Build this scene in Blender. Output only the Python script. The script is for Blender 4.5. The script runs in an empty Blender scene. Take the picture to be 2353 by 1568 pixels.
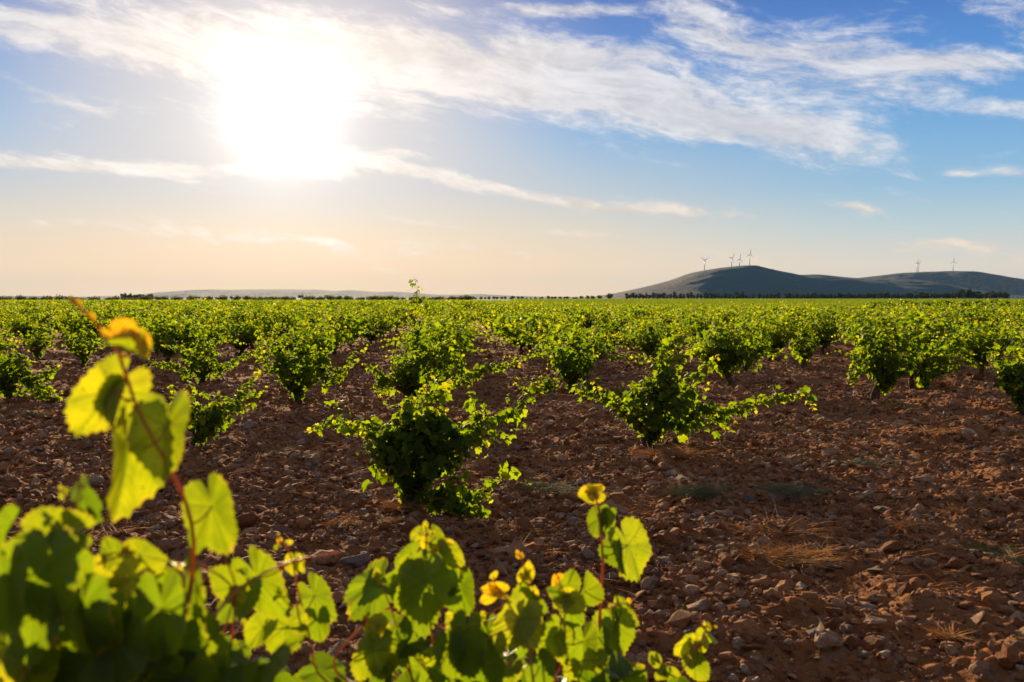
import bpy, math, numpy as np
from mathutils import Vector, Matrix

# ------------------------------------------------------------------ camera, sky, sun, exposure
S = bpy.context.scene
COL = S.collection
CAM_H = 1.5
FPX = 2288.0                       # focal length in the 2353-wide reading of the photo
HOR, CX, CY = 686.0, 1176.5, 784.0
PITCH = math.atan((CY - HOR) / FPX)
cam = bpy.data.cameras.new('camera'); camo = bpy.data.objects.new('camera', cam); COL.objects.link(camo)
cam.sensor_width = 36.0; cam.lens = 36.0 * FPX / 2353.0
camo.location = (0, 0, CAM_H); camo.rotation_euler = (math.pi / 2 - PITCH, 0, 0)
cam.clip_start = 0.05; cam.clip_end = 60000
cam.dof.use_dof = True; cam.dof.focus_distance = 10.0; cam.dof.aperture_fstop = 4.8
S.camera = camo

def ray(px, py):
    a, b = (px - CX) / FPX, (py - CY) / FPX
    c, s = math.cos(PITCH), math.sin(PITCH)
    return np.array([a, c - b * s, -s - b * c])
def at(px, py, Y):
    d = ray(px, py); d = d / d[1]
    return np.array([0, 0, CAM_H]) + d * Y
def azel(px, py):
    d = ray(px, py)
    return math.degrees(math.atan2(d[0], d[1])), math.degrees(math.atan2(d[2], math.hypot(d[0], d[1])))

SUN_AZ, SUN_EL = azel(648, 262)
sd = Vector((math.sin(math.radians(SUN_AZ)) * math.cos(math.radians(SUN_EL)),
             math.cos(math.radians(SUN_AZ)) * math.cos(math.radians(SUN_EL)), math.sin(math.radians(SUN_EL))))
sun = bpy.data.lights.new('sun', 'SUN'); suno = bpy.data.objects.new('sun', sun); COL.objects.link(suno)
sun.energy = 5.0; sun.angle = math.radians(0.55); sun.color = (1.0, 0.76, 0.46)
suno.rotation_euler = sd.to_track_quat('Z', 'Y').to_euler()
S.view_settings.view_transform = 'Standard'; S.view_settings.look = 'None'
S.view_settings.exposure = 1.2; S.view_settings.gamma = 1.0
cy = S.cycles
cy.max_bounces = 8; cy.diffuse_bounces = 3; cy.glossy_bounces = 2; cy.transmission_bounces = 5; cy.volume_bounces = 0
cy.sample_clamp_indirect = 4.0; cy.use_denoising = True

class NT:
    """small helper to wire node trees"""
    def __init__(s, tree): s.t = tree; s.n = tree.nodes; s.l = tree.links
    def put(s, sock, v):
        if hasattr(v, 'links') or isinstance(v, bpy.types.NodeSocket): s.l.new(v, sock)
        elif v is not None:
            try: sock.default_value = v
            except TypeError: sock.default_value = (v, v, v)
            except ValueError: sock.default_value = tuple(v) + (1.0,)
    def math(s, op, a, b=None, c=None, clamp=False):
        n = s.n.new('ShaderNodeMath'); n.operation = op; n.use_clamp = clamp
        for i, v in enumerate((a, b, c)):
            if v is not None: s.put(n.inputs[i], v)
        return n.outputs[0]
    def vmath(s, op, a, b=None, scale=None):
        n = s.n.new('ShaderNodeVectorMath'); n.operation = op
        s.put(n.inputs[0], a)
        if b is not None: s.put(n.inputs[1], b)
        if scale is not None: s.put(n.inputs['Scale'], scale)
        return n.outputs['Value'] if op in ('DOT_PRODUCT', 'LENGTH', 'DISTANCE') else n.outputs[0]
    def mix(s, f, a, b, mode='MIX', clamp=True):
        n = s.n.new('ShaderNodeMix'); n.data_type = 'RGBA'; n.blend_type = mode; n.clamp_factor = True
        s.put(n.inputs[0], f); s.put(n.inputs[6], a); s.put(n.inputs[7], b)
        return n.outputs[2]
    def sep(s, v):
        n = s.n.new('ShaderNodeSeparateXYZ'); s.put(n.inputs[0], v); return n.outputs
    def comb(s, x, y, z=0.0):
        n = s.n.new('ShaderNodeCombineXYZ')
        for i, v in enumerate((x, y, z)): s.put(n.inputs[i], v)
        return n.outputs[0]
    def noise(s, v, scale, detail=4, rough=.55, dist=0.0, lac=2.0):
        n = s.n.new('ShaderNodeTexNoise'); s.put(n.inputs['Vector'], v)
        n.inputs['Scale'].default_value = scale; n.inputs['Detail'].default_value = detail
        n.inputs['Roughness'].default_value = rough; n.inputs['Distortion'].default_value = dist
        n.inputs['Lacunarity'].default_value = lac
        return n.outputs['Fac']
    def voro(s, v, scale, feature='F1', out='Distance'):
        n = s.n.new('ShaderNodeTexVoronoi'); n.feature = feature; s.put(n.inputs['Vector'], v)
        n.inputs['Scale'].default_value = scale; return n.outputs[out]
    def ramp(s, f, stops, interp='LINEAR'):
        n = s.n.new('ShaderNodeValToRGB'); s.put(n.inputs[0], f); r = n.color_ramp; r.interpolation = interp
        while len(r.elements) < len(stops): r.elements.new(0.5)
        for e, (p, c) in zip(r.elements, stops): e.position = p; e.color = tuple(c) + (1.0,) if len(c) == 3 else c
        return n.outputs[0]
    def mapr(s, v, a, b, c=0.0, d=1.0, smooth=True):
        n = s.n.new('ShaderNodeMapRange'); n.interpolation_type = 'SMOOTHSTEP' if smooth else 'LINEAR'
        for i, x in enumerate((v, a, b, c, d)): s.put(n.inputs[i], x)
        return n.outputs[0]
    def attr(s, name, out='Fac', kind='GEOMETRY'):
        n = s.n.new('ShaderNodeAttribute'); n.attribute_name = name; n.attribute_type = kind; return n.outputs[out]
    def bump(s, h, strength=.5, dist=.02, normal=None):
        n = s.n.new('ShaderNodeBump'); s.put(n.inputs['Height'], h)
        n.inputs['Strength'].default_value = strength; n.inputs['Distance'].default_value = dist
        if normal is not None: s.put(n.inputs['Normal'], normal)
        return n.outputs[0]

def build_world():
    w = bpy.data.worlds.new('World'); S.world = w; w.use_nodes = True
    nt = NT(w.node_tree)
    for n in list(nt.n): nt.n.remove(n)
    sky = nt.n.new('ShaderNodeTexSky'); sky.sky_type = 'NISHITA'; sky.sun_disc = False
    sky.sun_elevation = math.radians(SUN_EL); sky.sun_rotation = math.radians(SUN_AZ)
    sky.altitude = 600; sky.air_density = 1.0; sky.dust_density = 1.0; sky.ozone_density = 2.5
    tc = nt.n.new('ShaderNodeTexCoord'); D = nt.vmath('NORMALIZE', tc.outputs['Generated'])
    X, Y, Z = nt.sep(D)
    deg = 180 / math.pi
    az = nt.math('MULTIPLY', nt.math('ARCTAN2', X, Y), deg)
    el = nt.math('MULTIPLY', nt.math('ARCSINE', Z), deg)
    dots = nt.vmath('DOT_PRODUCT', D, tuple(sd))
    ang = nt.math('MULTIPLY', nt.math('ARCCOSINE', nt.math('MINIMUM', dots, 0.999999)), deg)
    # clear sky: physical sky, pushed to the deeper blue of the picture away from the sun
    elr = nt.mapr(el, 0.0, 40.0, 0, 1, False)
    clear = nt.ramp(elr, [(0.0, (.98, .76, .56)), (.045, (.90, .78, .66)), (.095, (.60, .72, .76)), (.15, (.34, .59, .82)), (.23, (.20, .47, .82)),
                          (.32, (.10, .32, .76)), (.42, (.045, .17, .58)), (1.0, (.05, .14, .36))])
    clear = nt.mix(1.0, clear, (7.6, 7.6, 7.6), 'MULTIPLY')
    base = nt.mix(0.92, sky.outputs[0], clear)
    # warm side towards the sun near the horizon
    warm = nt.math('MULTIPLY', nt.mapr(el, 0, 11, 1, 0), nt.mapr(ang, 8, 38, 1, 0))
    base = nt.mix(nt.math('MULTIPLY', warm, .72), base, (8.5, 5.7, 3.2, 1))
    base = nt.mix(nt.math('MULTIPLY', nt.math('MULTIPLY', nt.mapr(ang, 5, 19, 1, 0), nt.mapr(el, 3, 8)), .8), base, (5.8, 5.5, 5.4, 1))
    # clouds
    warp = nt.noise(nt.comb(nt.math('MULTIPLY', az, .10), nt.math('MULTIPLY', el, .22)), 1.0, 3, .5)
    w1 = nt.math('MULTIPLY', nt.math('SUBTRACT', warp, .5), 6.0)
    a2 = nt.math('ADD', az, w1); e2 = nt.math('ADD', el, nt.math('MULTIPLY', w1, .28))
    fil = nt.comb(nt.math('MULTIPLY', a2, .12), nt.math('ADD', nt.math('MULTIPLY', e2, .62), nt.math('MULTIPLY', a2, .13)))
    n1 = nt.noise(fil, 1.0, 10, .58, .12)
    fil2 = nt.comb(nt.math('MULTIPLY', a2, .45), nt.math('ADD', nt.math('MULTIPLY', e2, 1.3), nt.math('MULTIPLY', a2, .30)), 4.0)
    n2 = nt.noise(fil2, 1.0, 10, .64, .15)
    fil3 = nt.comb(nt.math('MULTIPLY', az, .9), nt.math('MULTIPLY', el, 2.2), 9.0)
    n3 = nt.noise(fil3, 1.0, 8, .72, .2)
    nn = nt.math('ADD', nt.math('ADD', nt.math('MULTIPLY', n1, .48), nt.math('MULTIPLY', n2, .36)), nt.math('MULTIPLY', n3, .16))
    blobs = [  # photo px: x, y, half length, half height, slope deg, weight
        (200, 90, 340, 50, -6, 1.0), (520, 110, 330, 66, -2, 1.0), (800, 120, 300, 75, -3, .95), (1120, 170, 330, 72, -7, 1.2), (1480, 228, 380, 78, -11, 1.2),
        (1790, 300, 250, 46, -9, 1.15), (1330, 120, 260, 30, -6, .9), (1650, 60, 200, 55, -22, .85), (1900, 130, 310, 60, -10, .9), (2170, 150, 190, 26, -6, 1.0), (1290, 25, 230, 16, -2, .85),
        (1010, 15, 60, 22, -10, .5), (2290, 40, 170, 38, -28, .5), (1960, 210, 330, 40, -10, .55), (2330, 255, 110, 26, -8, .55), (80, 368, 230, 15, -2, .85), (380, 385, 330, 19, -1, .95), (760, 375, 170, 32, 10, .95),
        (900, 395, 150, 14, -6, .9), (1130, 432, 280, 15, -9, 1.1), (1450, 478, 200, 12, -5, 1.0), (1975, 478, 52, 14, -10, .75), (2215, 400, 45, 7, -4, .6), (2335, 400, 60, 13, -10, .65), (1330, 536, 150, 9, -3, .6),
        (960, 510, 110, 9, -8, .6), (150, 232, 120, 13, -18, .6), (650, 545, 380, 13, -1, .5), (200, 520, 200, 10, 0, .45), (1000, 575, 500, 18, -1, .45), (2100, 575, 420, 16, 3, .45), (850, 240, 320, 50, -5, .5), (560, 50, 500, 34, -3, .5), (300, 260, 330, 40, -5, .35)]
    tot = None
    for (px, py, rx, ry, sl, wt) in blobs:
        a, e = azel(px, py); k = math.degrees(1 / FPX)
        rx *= k * math.cos(math.radians(a)); ry *= k
        c, s = math.cos(math.radians(sl)), math.sin(math.radians(sl))
        da = nt.math('SUBTRACT', a2 if rx > 3 else az, a); de = nt.math('SUBTRACT', e2 if rx > 3 else el, e)
        u = nt.math('ADD', nt.math('MULTIPLY', da, c / rx), nt.math('MULTIPLY', de, s / rx))
        v = nt.math('ADD', nt.math('MULTIPLY', da, -s / ry), nt.math('MULTIPLY', de, c / ry))
        r2 = nt.math('ADD', nt.math('MULTIPLY', u, u), nt.math('MULTIPLY', v, v))
        g = nt.math('MULTIPLY', nt.math('EXPONENT', nt.math('MULTIPLY', r2, -.9)), wt)
        tot = g if tot is None else nt.math('MAXIMUM', nt.math('MAXIMUM', tot, g), nt.math('MULTIPLY', nt.math('ADD', tot, g), .72))
    dens = nt.math('ADD', tot, nt.math('MULTIPLY', nt.math('SUBTRACT', nn, .5), 3.4))
    cm = nt.mapr(dens, .16, 1.0)
    # added pale cloud out of view, overhead and behind, whitening and warming the fill light
    fill_veil = nt.math('MAXIMUM', nt.mapr(el, 19, 32), nt.mapr(nt.math('ABSOLUTE', az), 34, 60))
    loose = nt.math('MULTIPLY', nt.mapr(n1, .40, .62, .25, .85), fill_veil)
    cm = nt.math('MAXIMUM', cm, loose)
    ccol = nt.mix(nt.mapr(el, 1, 9), (8.6, 6.6, 4.6, 1), (7.4, 7.2, 7.25, 1))
    ccol = nt.mix(nt.mapr(ang, 5, 22, 1, 0), ccol, (8.3, 7.6, 7.0, 1))
    shade = nt.mapr(nn, .40, .62, .78, 1.06)
    ccol = nt.mix(1.0, ccol, nt.comb(shade, shade, shade), 'MULTIPLY')
    ccol = nt.mix(nt.math('MULTIPLY', fill_veil, .8), ccol, (3.9, 3.2, 2.6, 1))
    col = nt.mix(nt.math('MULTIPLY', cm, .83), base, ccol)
    # aureole of the sun behind thin cloud
    g1 = nt.math('EXPONENT', nt.math('MULTIPLY', nt.math('POWER', nt.math('DIVIDE', ang, 2.2), 1.7), -1.0))
    g2 = nt.math('EXPONENT', nt.math('MULTIPLY', ang, -1 / 3.6))
    glow = nt.math('ADD', nt.math('MULTIPLY', g1, 14.0), nt.math('MULTIPLY', g2, 6.5))
    g3 = nt.vmath('SCALE', (1.7, 1.05, .55), scale=nt.math('EXPONENT', nt.math('MULTIPLY', ang, -1 / 11.0)))
    glow = nt.math('MULTIPLY', glow, nt.math('ADD', .65, nt.math('MULTIPLY', cm, .6)))
    gc = nt.vmath('SCALE', (1.0, .92, .80), scale=glow)
    col = nt.mix(1.0, nt.mix(1.0, col, gc, 'ADD'), g3, 'ADD')
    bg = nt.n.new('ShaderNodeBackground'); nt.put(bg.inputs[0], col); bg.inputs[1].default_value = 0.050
    out = nt.n.new('ShaderNodeOutputWorld'); nt.l.new(bg.outputs[0], out.inputs[0])
build_world()

# ------------------------------------------------------------------ helpers
def R(seed): return np.random.default_rng(seed)
def sstep(a, b, x):
    t = np.clip((x - a) / (b - a), 0, 1); return t * t * (3 - 2 * t)

def _hash(ix, iy, seed):
    h = (ix.astype(np.int64) * 374761393 + iy.astype(np.int64) * 668265263 + seed * 1442695041) & 0xffffffff
    h = ((h ^ (h >> 13)) * 1274126177) & 0xffffffff
    return ((h ^ (h >> 16)) & 0xffffff) / float(0xffffff)
def vnoise(x, y, seed=0):
    ix, iy = np.floor(x), np.floor(y); fx, fy = x - ix, y - iy
    fx = fx * fx * (3 - 2 * fx); fy = fy * fy * (3 - 2 * fy)
    a, b = _hash(ix, iy, seed), _hash(ix + 1, iy, seed); c, d = _hash(ix, iy + 1, seed), _hash(ix + 1, iy + 1, seed)
    return (a * (1 - fx) + b * fx) * (1 - fy) + (c * (1 - fx) + d * fx) * fy - .5

def macro(x, y):
    """large shape of the land: flat vineyard, then a shallow hollow and a gentle rise"""
    x = np.asarray(x, float); y = np.asarray(y, float)
    d = np.maximum(y, 0.0)
    right = np.interp(d, [0, 45, 70, 150, 300, 600, 1300, 2200, 5000, 9000, 40000], [0, 0, -.45, -.95, -1.35, -1.3, .35, .3, 0, 0, 0])
    left = np.interp(d, [0, 60, 150, 400, 1000, 3000, 40000], [0, 0, -.12, -.25, -.2, 0, 0])
    w = sstep(-.06, .10, x / np.maximum(y, 1.0))
    return left * (1 - w) + right * w
def micro(x, y):
    r = np.hypot(x, y)
    f = 1 - sstep(25, 60, r)
    z = .10 * vnoise(x * .55, y * .55, 1) + .10 * vnoise(x * 1.9 + 3, y * 1.9, 2) + .07 * vnoise(x * 5.1, y * 5.1 + 7, 3)
    z = z + (.045 * np.abs(vnoise(x * 11, y * 11, 4)) + .042 * vnoise(x * 19, y * 19, 5) + .026 * np.abs(vnoise(x * 31, y * 31, 6))) * (1 - sstep(14, 30, r))
    return z * f
def gz(x, y): return macro(x, y) + micro(np.asarray(x, float), np.asarray(y, float))

class Geo:
    """collects vertices, faces and per-vertex attributes; build() makes ONE mesh"""
    def __init__(s): s.V = []; s.L = []; s.T = []; s.n = 0; s.A = {}
    def add(s, V, loops, tot, **attrs):
        V = np.asarray(V, float).reshape(-1, 3)
        s.V.append(V); s.L.append(np.asarray(loops, np.int64) + s.n); s.T.append(np.asarray(tot, np.int64)); s.n += len(V)
        for k in set(list(s.A) + list(attrs)):
            s.A.setdefault(k, [np.zeros(s.n - len(V))])
            v = attrs.get(k, 0.0); s.A[k].append(np.broadcast_to(np.asarray(v, float), (len(V),)))
    def build(s, name, mat, smooth=True):
        me = bpy.data.meshes.new(name)
        if s.n == 0: return me
        V = np.concatenate(s.V); L = np.concatenate(s.L); T = np.concatenate(s.T)
        me.vertices.add(len(V)); me.vertices.foreach_set('co', V.astype(np.float32).ravel())
        me.loops.add(len(L)); me.loops.foreach_set('vertex_index', L.astype(np.int32))
        me.polygons.add(len(T)); st = np.concatenate([[0], np.cumsum(T)[:-1]])
        me.polygons.foreach_set('loop_start', st.astype(np.int32)); me.polygons.foreach_set('loop_total', T.astype(np.int32))
        me.polygons.foreach_set('use_smooth', np.full(len(T), smooth))
        for k, parts in s.A.items():
            at_ = me.attributes.new(k, 'FLOAT', 'POINT'); at_.data.foreach_set('value', np.concatenate(parts).astype(np.float32))
        me.update(calc_edges=True); me.validate()
        if mat: me.materials.append(mat)
        return me

def tube(g, pts, rad, k=6, cap=True, **attrs):
    P = np.asarray(pts, float); n = len(P); rad = np.broadcast_to(np.asarray(rad, float), (n,))
    T = np.gradient(P, axis=0); T /= np.linalg.norm(T, axis=1)[:, None] + 1e-9
    ref = np.array([0.31, .17, .93]) if abs(T[:, 2]).mean() < .8 else np.array([.93, .21, .1])
    U = np.cross(T, ref); U /= np.linalg.norm(U, axis=1)[:, None] + 1e-9; W = np.cross(T, U)
    a = np.arange(k) * 2 * math.pi / k
    V = P[:, None] + rad[:, None, None] * (U[:, None] * np.cos(a)[None, :, None] + W[:, None] * np.sin(a)[None, :, None])
    i = np.arange(n - 1)[:, None] * k; j = np.arange(k)[None]; j2 = (j + 1) % k
    L = np.stack([i + j, i + j2, i + k + j2, i + k + j], -1).reshape(-1)
    tot = [4] * ((n - 1) * k)
    L = list(L)
    if cap:
        L += list(range(k))[::-1] + list(range((n - 1) * k, n * k)); tot = tot + [k, k]
    g.add(V.reshape(-1, 3), L, tot, **attrs)

def link(name, me, parent=None, loc=None):
    o = bpy.data.objects.new(name, me); COL.objects.link(o)
    if parent: o.parent = parent
    if loc is not None: o.location = loc
    return o
def tag(o, label=None, cat=None, group=None, kind=None):
    if label: o['label'] = label
    if cat: o['category'] = cat
    if group: o['group'] = group
    if kind: o['kind'] = kind
    return o

# ------------------------------------------------------------------ materials
def new_mat(name):
    m = bpy.data.materials.new(name); m.use_nodes = True; nt = NT(m.node_tree)
    for n in list(nt.n): nt.n.remove(n)
    out = nt.n.new('ShaderNodeOutputMaterial'); return m, nt, out
def principled(nt, col, rough=.8, spec=.3, normal=None, **kw):
    p = nt.n.new('ShaderNodeBsdfPrincipled'); nt.put(p.inputs['Base Color'], col); nt.put(p.inputs['Roughness'], rough)
    p.inputs['Specular IOR Level'].default_value = spec
    if normal is not None: nt.put(p.inputs['Normal'], normal)
    for k, v in kw.items(): nt.put(p.inputs[k], v)
    return p.outputs[0]

def leaf_mat(name, veins=False, trans=.62):
    m, nt, out = new_mat(name)
    tint, age = nt.attr('tint'), nt.attr('age')
    tc = nt.n.new('ShaderNodeTexCoord')
    nz = nt.noise(tc.outputs['Object'], 9.0, 3, .6)
    t2 = nt.math('ADD', nt.math('MULTIPLY', tint, .7), nt.math('MULTIPLY', nz, .3))
    refl = nt.ramp(t2, [(0.0, (.018, .042, .006)), (.5, (.040, .078, .009)), (1.0, (.072, .112, .012))])
    tran = nt.ramp(t2, [(0.0, (.075, .165, .002)), (.5, (.225, .335, .003)), (1.0, (.41, .47, .005))])
    ra = nt.ramp(age, [(0.0, (.10, .17, .02)), (.5, (.22, .27, .02)), (.8, (.40, .32, .02)), (1.0, (.46, .24, .02))])
    ta = nt.ramp(age, [(0.0, (.36, .40, .004)), (.5, (.56, .54, .006)), (.8, (.80, .62, .006)), (1.0, (.92, .46, .006))])
    f = nt.mapr(age, .05, .55)
    if veins:
        rad = nt.attr('rad')
        ns = nt.noise(tc.outputs['Object'], 30.0, 2, .5)
        edge = nt.math('MULTIPLY', nt.mapr(nt.math('ADD', rad, nt.math('MULTIPLY', nt.math('SUBTRACT', ns, .5), .30)), .93, 1.06), .6)
    refl = nt.mix(f, refl, ra); tran = nt.mix(f, tran, ta)
    nrm = None
    if veins:
        refl = nt.mix(edge, refl, (.40, .24, .03, 1)); tran = nt.mix(edge, tran, (.95, .55, .03, 1))
        u, v = nt.attr('lu'), nt.attr('lv')
        lines = None
        for deg_ in (0, 52, -52, 108, -108):
            a = math.radians(deg_); sx, sy = math.sin(a), math.cos(a)
            t = nt.math('ADD', nt.math('MULTIPLY', u, sx), nt.math('MULTIPLY', v, sy))
            n_ = nt.math('ABSOLUTE', nt.math('SUBTRACT', nt.math('MULTIPLY', u, sy), nt.math('MULTIPLY', v, sx)))
            inside = nt.math('MULTIPLY', nt.math('GREATER_THAN', t, 0.0), nt.math('LESS_THAN', n_, nt.math('MULTIPLY', t, .47)))
            main = nt.math('MULTIPLY', nt.mapr(n_, .010, .026, 1, 0), nt.math('GREATER_THAN', t, 0.0))
            fr = nt.math('FRACT', nt.math('MULTIPLY', nt.math('SUBTRACT', t, nt.math('MULTIPLY', n_, .9)), 7.0))
            sec = nt.math('MULTIPLY', nt.mapr(nt.math('ABSOLUTE', nt.math('SUBTRACT', fr, .5)), .03, .11, 1, 0), inside)
            q = nt.math('MAXIMUM', main, nt.math('MULTIPLY', sec, .55))
            lines = q if lines is None else nt.math('MAXIMUM', lines, q)
        tran = nt.mix(nt.math('MULTIPLY', lines, .7), tran, (.13, .20, .01, 1))
        blot = nt.noise(tc.outputs['Object'], 26.0, 4, .6); tran = nt.mix(nt.mapr(blot, .40, .66, 0, .55), tran, (.17, .26, .004, 1))
        spots = nt.math('MULTIPLY', nt.mapr(nt.voro(tc.outputs['Object'], 70.0), .10, .16, 1, 0), nt.mapr(nt.noise(tc.outputs['Object'], 11.0, 2, .5), .54, .60))
        tran = nt.mix(nt.math('MULTIPLY', spots, .8), tran, (.16, .07, .01, 1)); refl = nt.mix(nt.math('MULTIPLY', spots, .8), refl, (.10, .05, .02, 1))
        refl = nt.mix(nt.math('MULTIPLY', lines, .35), refl, (.16, .22, .05, 1))
        nrm = nt.bump(lines, .5, .002)
    p = principled(nt, refl, .45 if veins else .6, .3 if veins else .16, nrm)
    tr = nt.n.new('ShaderNodeBsdfTranslucent'); nt.put(tr.inputs[0], tran)
    if nrm is not None: nt.put(tr.inputs['Normal'], nrm)
    mx = nt.n.new('ShaderNodeMixShader'); mx.inputs[0].default_value = trans
    nt.l.new(p, mx.inputs[1]); nt.l.new(tr.outputs[0], mx.inputs[2]); nt.l.new(mx.outputs[0], out.inputs[0])
    return m

def simple_noise_mat(name, stops, scale=8, rough=.85, bump=.5, bdist=.01, det=5, spec=.25, trans=None):
    m, nt, out = new_mat(name); tc = nt.n.new('ShaderNodeTexCoord'); co = tc.outputs['Object']
    n = nt.noise(co, scale, det, .6); col = nt.ramp(n, stops)
    sh = principled(nt, col, rough, spec, nt.bump(nt.noise(co, scale * 3, 5, .65), bump, bdist))
    if trans:
        tr = nt.n.new('ShaderNodeBsdfTranslucent'); nt.put(tr.inputs[0], trans[1])
        mx = nt.n.new('ShaderNodeMixShader'); mx.inputs[0].default_value = trans[0]
        nt.l.new(sh, mx.inputs[1]); nt.l.new(tr.outputs[0], mx.inputs[2]); sh = mx.outputs[0]
    nt.l.new(sh, out.inputs[0]); return m

def soil_mat():
    m, nt, out = new_mat('red_soil'); tc = nt.n.new('ShaderNodeTexCoord'); co = tc.outputs['Object']
    X, Y, Z = nt.sep(co)
    n1 = nt.noise(co, .7, 4, .6); n2 = nt.noise(co, 9.0, 6, .65); n3 = nt.noise(co, 60.0, 3, .6)
    mixn = nt.math('ADD', nt.math('ADD', nt.math('MULTIPLY', n1, .25), nt.math('MULTIPLY', n2, .5)), nt.math('MULTIPLY', n3, .25))
    soil = nt.ramp(mixn, [(.30, (.12, .043, .015)), (.45, (.25, .096, .034)), (.58, (.38, .165, .064)), (.72, (.52, .27, .12))])
    vs = nt.voro(co, 16.0, 'F1', 'Color'); sv = nt.sep(vs)[0]
    soil = nt.mix(nt.math('MULTIPLY', nt.mapr(sv, .80, .86), .6), soil, (.28, .17, .11, 1))
    # far parcels: green, olive, straw and brown strips
    fc = nt.comb(nt.math('MULTIPLY', X, .0022), nt.math('MULTIPLY', Y, .0016), 0)
    pc = nt.sep(nt.voro(fc, 1.0, 'F1', 'Color'))
    rows = nt.noise(nt.comb(nt.math('MULTIPLY', X, .25), nt.math('MULTIPLY', Y, .03)), 1.0, 3, .6)
    field = nt.ramp(pc[0], [(0.0, (.05, .075, .014)), (.3, (.07, .10, .016)), (.45, (.09, .055, .03)), (.6, (.04, .06, .014)), (.75, (.10, .08, .035)), (1.0, (.06, .09, .015))], 'CONSTANT')
    field = nt.mix(nt.mapr(rows, .35, .65, 0, .45), field, (.06, .08, .018, 1))
    col = nt.mix(nt.mapr(Y, 330, 620), soil, field)
    h = nt.math('ADD', nt.math('MULTIPLY', nt.noise(co, 22, 8, .7), 1.0), nt.math('MULTIPLY', nt.voro(co, 26.0), -.5))
    p = principled(nt, col, 1.0, .04, nt.bump(h, 1.0, .05)); nt.l.new(p, out.inputs[0]); return m

def stone_mat(name='stone', kind='INSTANCER'):
    m, nt, out = new_mat(name); tc = nt.n.new('ShaderNodeTexCoord'); co = tc.outputs['Object']
    if kind == 'INSTANCER': tone = nt.attr('tone', 'Fac', 'INSTANCER')
    else: tone = nt.attr('tone', 'Fac', 'OBJECT')
    base = nt.ramp(tone, [(0.0, (.15, .055, .020)), (.25, (.33, .130, .048)), (.5, (.49, .225, .095)), (.70, (.60, .36, .20)), (.82, (.25, .18, .135)), (.93, (.58, .42, .29)), (1.0, (.14, .13, .125))])
    n = nt.noise(co, 3.0, 5, .65)
    col = nt.mix(nt.mapr(n, .35, .7, 0, .6), base, (.22, .092, .041, 1))
    h = nt.noise(co, 5.0, 8, .7)
    p = principled(nt, col, .95, .12, nt.bump(h, .7, .12)); nt.l.new(p, out.inputs[0]); return m

M_LEAF = leaf_mat('vine_leaf'); M_LEAFN = leaf_mat('vine_leaf_close', True, .52)
M_CANE = simple_noise_mat('vine_cane', [(.3, (.10, .085, .02)), (.7, (.22, .12, .04))], 6, .6, .2, .002, 3)
M_CANEN = simple_noise_mat('vine_cane_red', [(.3, (.34, .11, .04)), (.55, (.48, .16, .05)), (.75, (.34, .26, .06))], 14, .45, .3, .001, 4, .5, (.3, (.9, .32, .06, 1)))
M_BARK = simple_noise_mat('vine_bark', [(.3, (.045, .022, .014)), (.55, (.10, .055, .035)), (.75, (.17, .11, .075))], 14, .95, 1.0, .02, 7)
M_SOIL = soil_mat(); M_STONE = stone_mat(); M_ROCK = stone_mat('rock', 'OBJECT')
M_STRAW = simple_noise_mat('dry_straw', [(.3, (.30, .17, .06)), (.7, (.55, .38, .16))], 5, .7, .0, .001, 3, .2, (.4, (.75, .42, .12, 1)))
M_WEED = simple_noise_mat('green_weed', [(.3, (.05, .075, .02)), (.7, (.12, .15, .05))], 5, .7, .0, .001, 3, .2, (.4, (.30, .38, .06, 1)))
M_GREY = simple_noise_mat('withered_weed', [(.3, (.13, .14, .07)), (.7, (.30, .29, .16))], 5, .8, .0, .001, 3, .2, (.3, (.25, .27, .12, 1)))
M_PINE = simple_noise_mat('evergreen_crown', [(.3, (.018, .030, .014)), (.7, (.045, .06, .025))], .6, .8, .2, .05, 4, .2, (.2, (.08, .10, .02, 1)))
M_OLIVE = simple_noise_mat('olive_crown', [(.3, (.045, .055, .022)), (.7, (.095, .105, .045))], 1.2, .8, .2, .05, 4, .2, (.3, (.18, .19, .05, 1)))
M_TRUNK = simple_noise_mat('tree_trunk', [(.3, (.05, .035, .025)), (.7, (.12, .085, .06))], 3, .9, .6, .05)
M_WHITE = simple_noise_mat('turbine_white', [(.3, (.60, .61, .62)), (.7, (.72, .73, .74))], .1, .4, .0, .01, 2, .5)
M_METAL = simple_noise_mat('mast_metal', [(.3, (.25, .25, .26)), (.7, (.35, .35, .36))], .1, .5, .0, .01, 2, .5)

def hill_mat(name, dry, scrub, amt, xa=None):
    m, nt, out = new_mat(name); tc = nt.n.new('ShaderNodeTexCoord'); co = tc.outputs['Object']
    v = nt.voro(co, .045, 'F1'); n = nt.noise(co, .004, 5, .6); n2 = nt.noise(co, .02, 5, .65)
    ground = nt.mix(nt.mapr(n2, .35, .65), dry, tuple(c * .35 for c in dry[:3]) + (1,))
    q = nt.math('ADD', nt.math('MULTIPLY', v, .9), nt.math('MULTIPLY', n, -1.1))
    if xa: q = nt.math('SUBTRACT', q, nt.mapr(nt.sep(co)[0], xa[0], xa[1], 0, .5))  # hill's shaded right side painted into the colour as thicker dark scrub
    scrub_shade = nt.mapr(q, -.30 + amt, .12 + amt, 1, 0)
    col = nt.mix(scrub_shade, ground, scrub)
    p = principled(nt, col, .95, .1, nt.bump(nt.noise(co, .02, 8, .75), 1.0, 14.0)); nt.l.new(p, out.inputs[0]); return m

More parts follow.
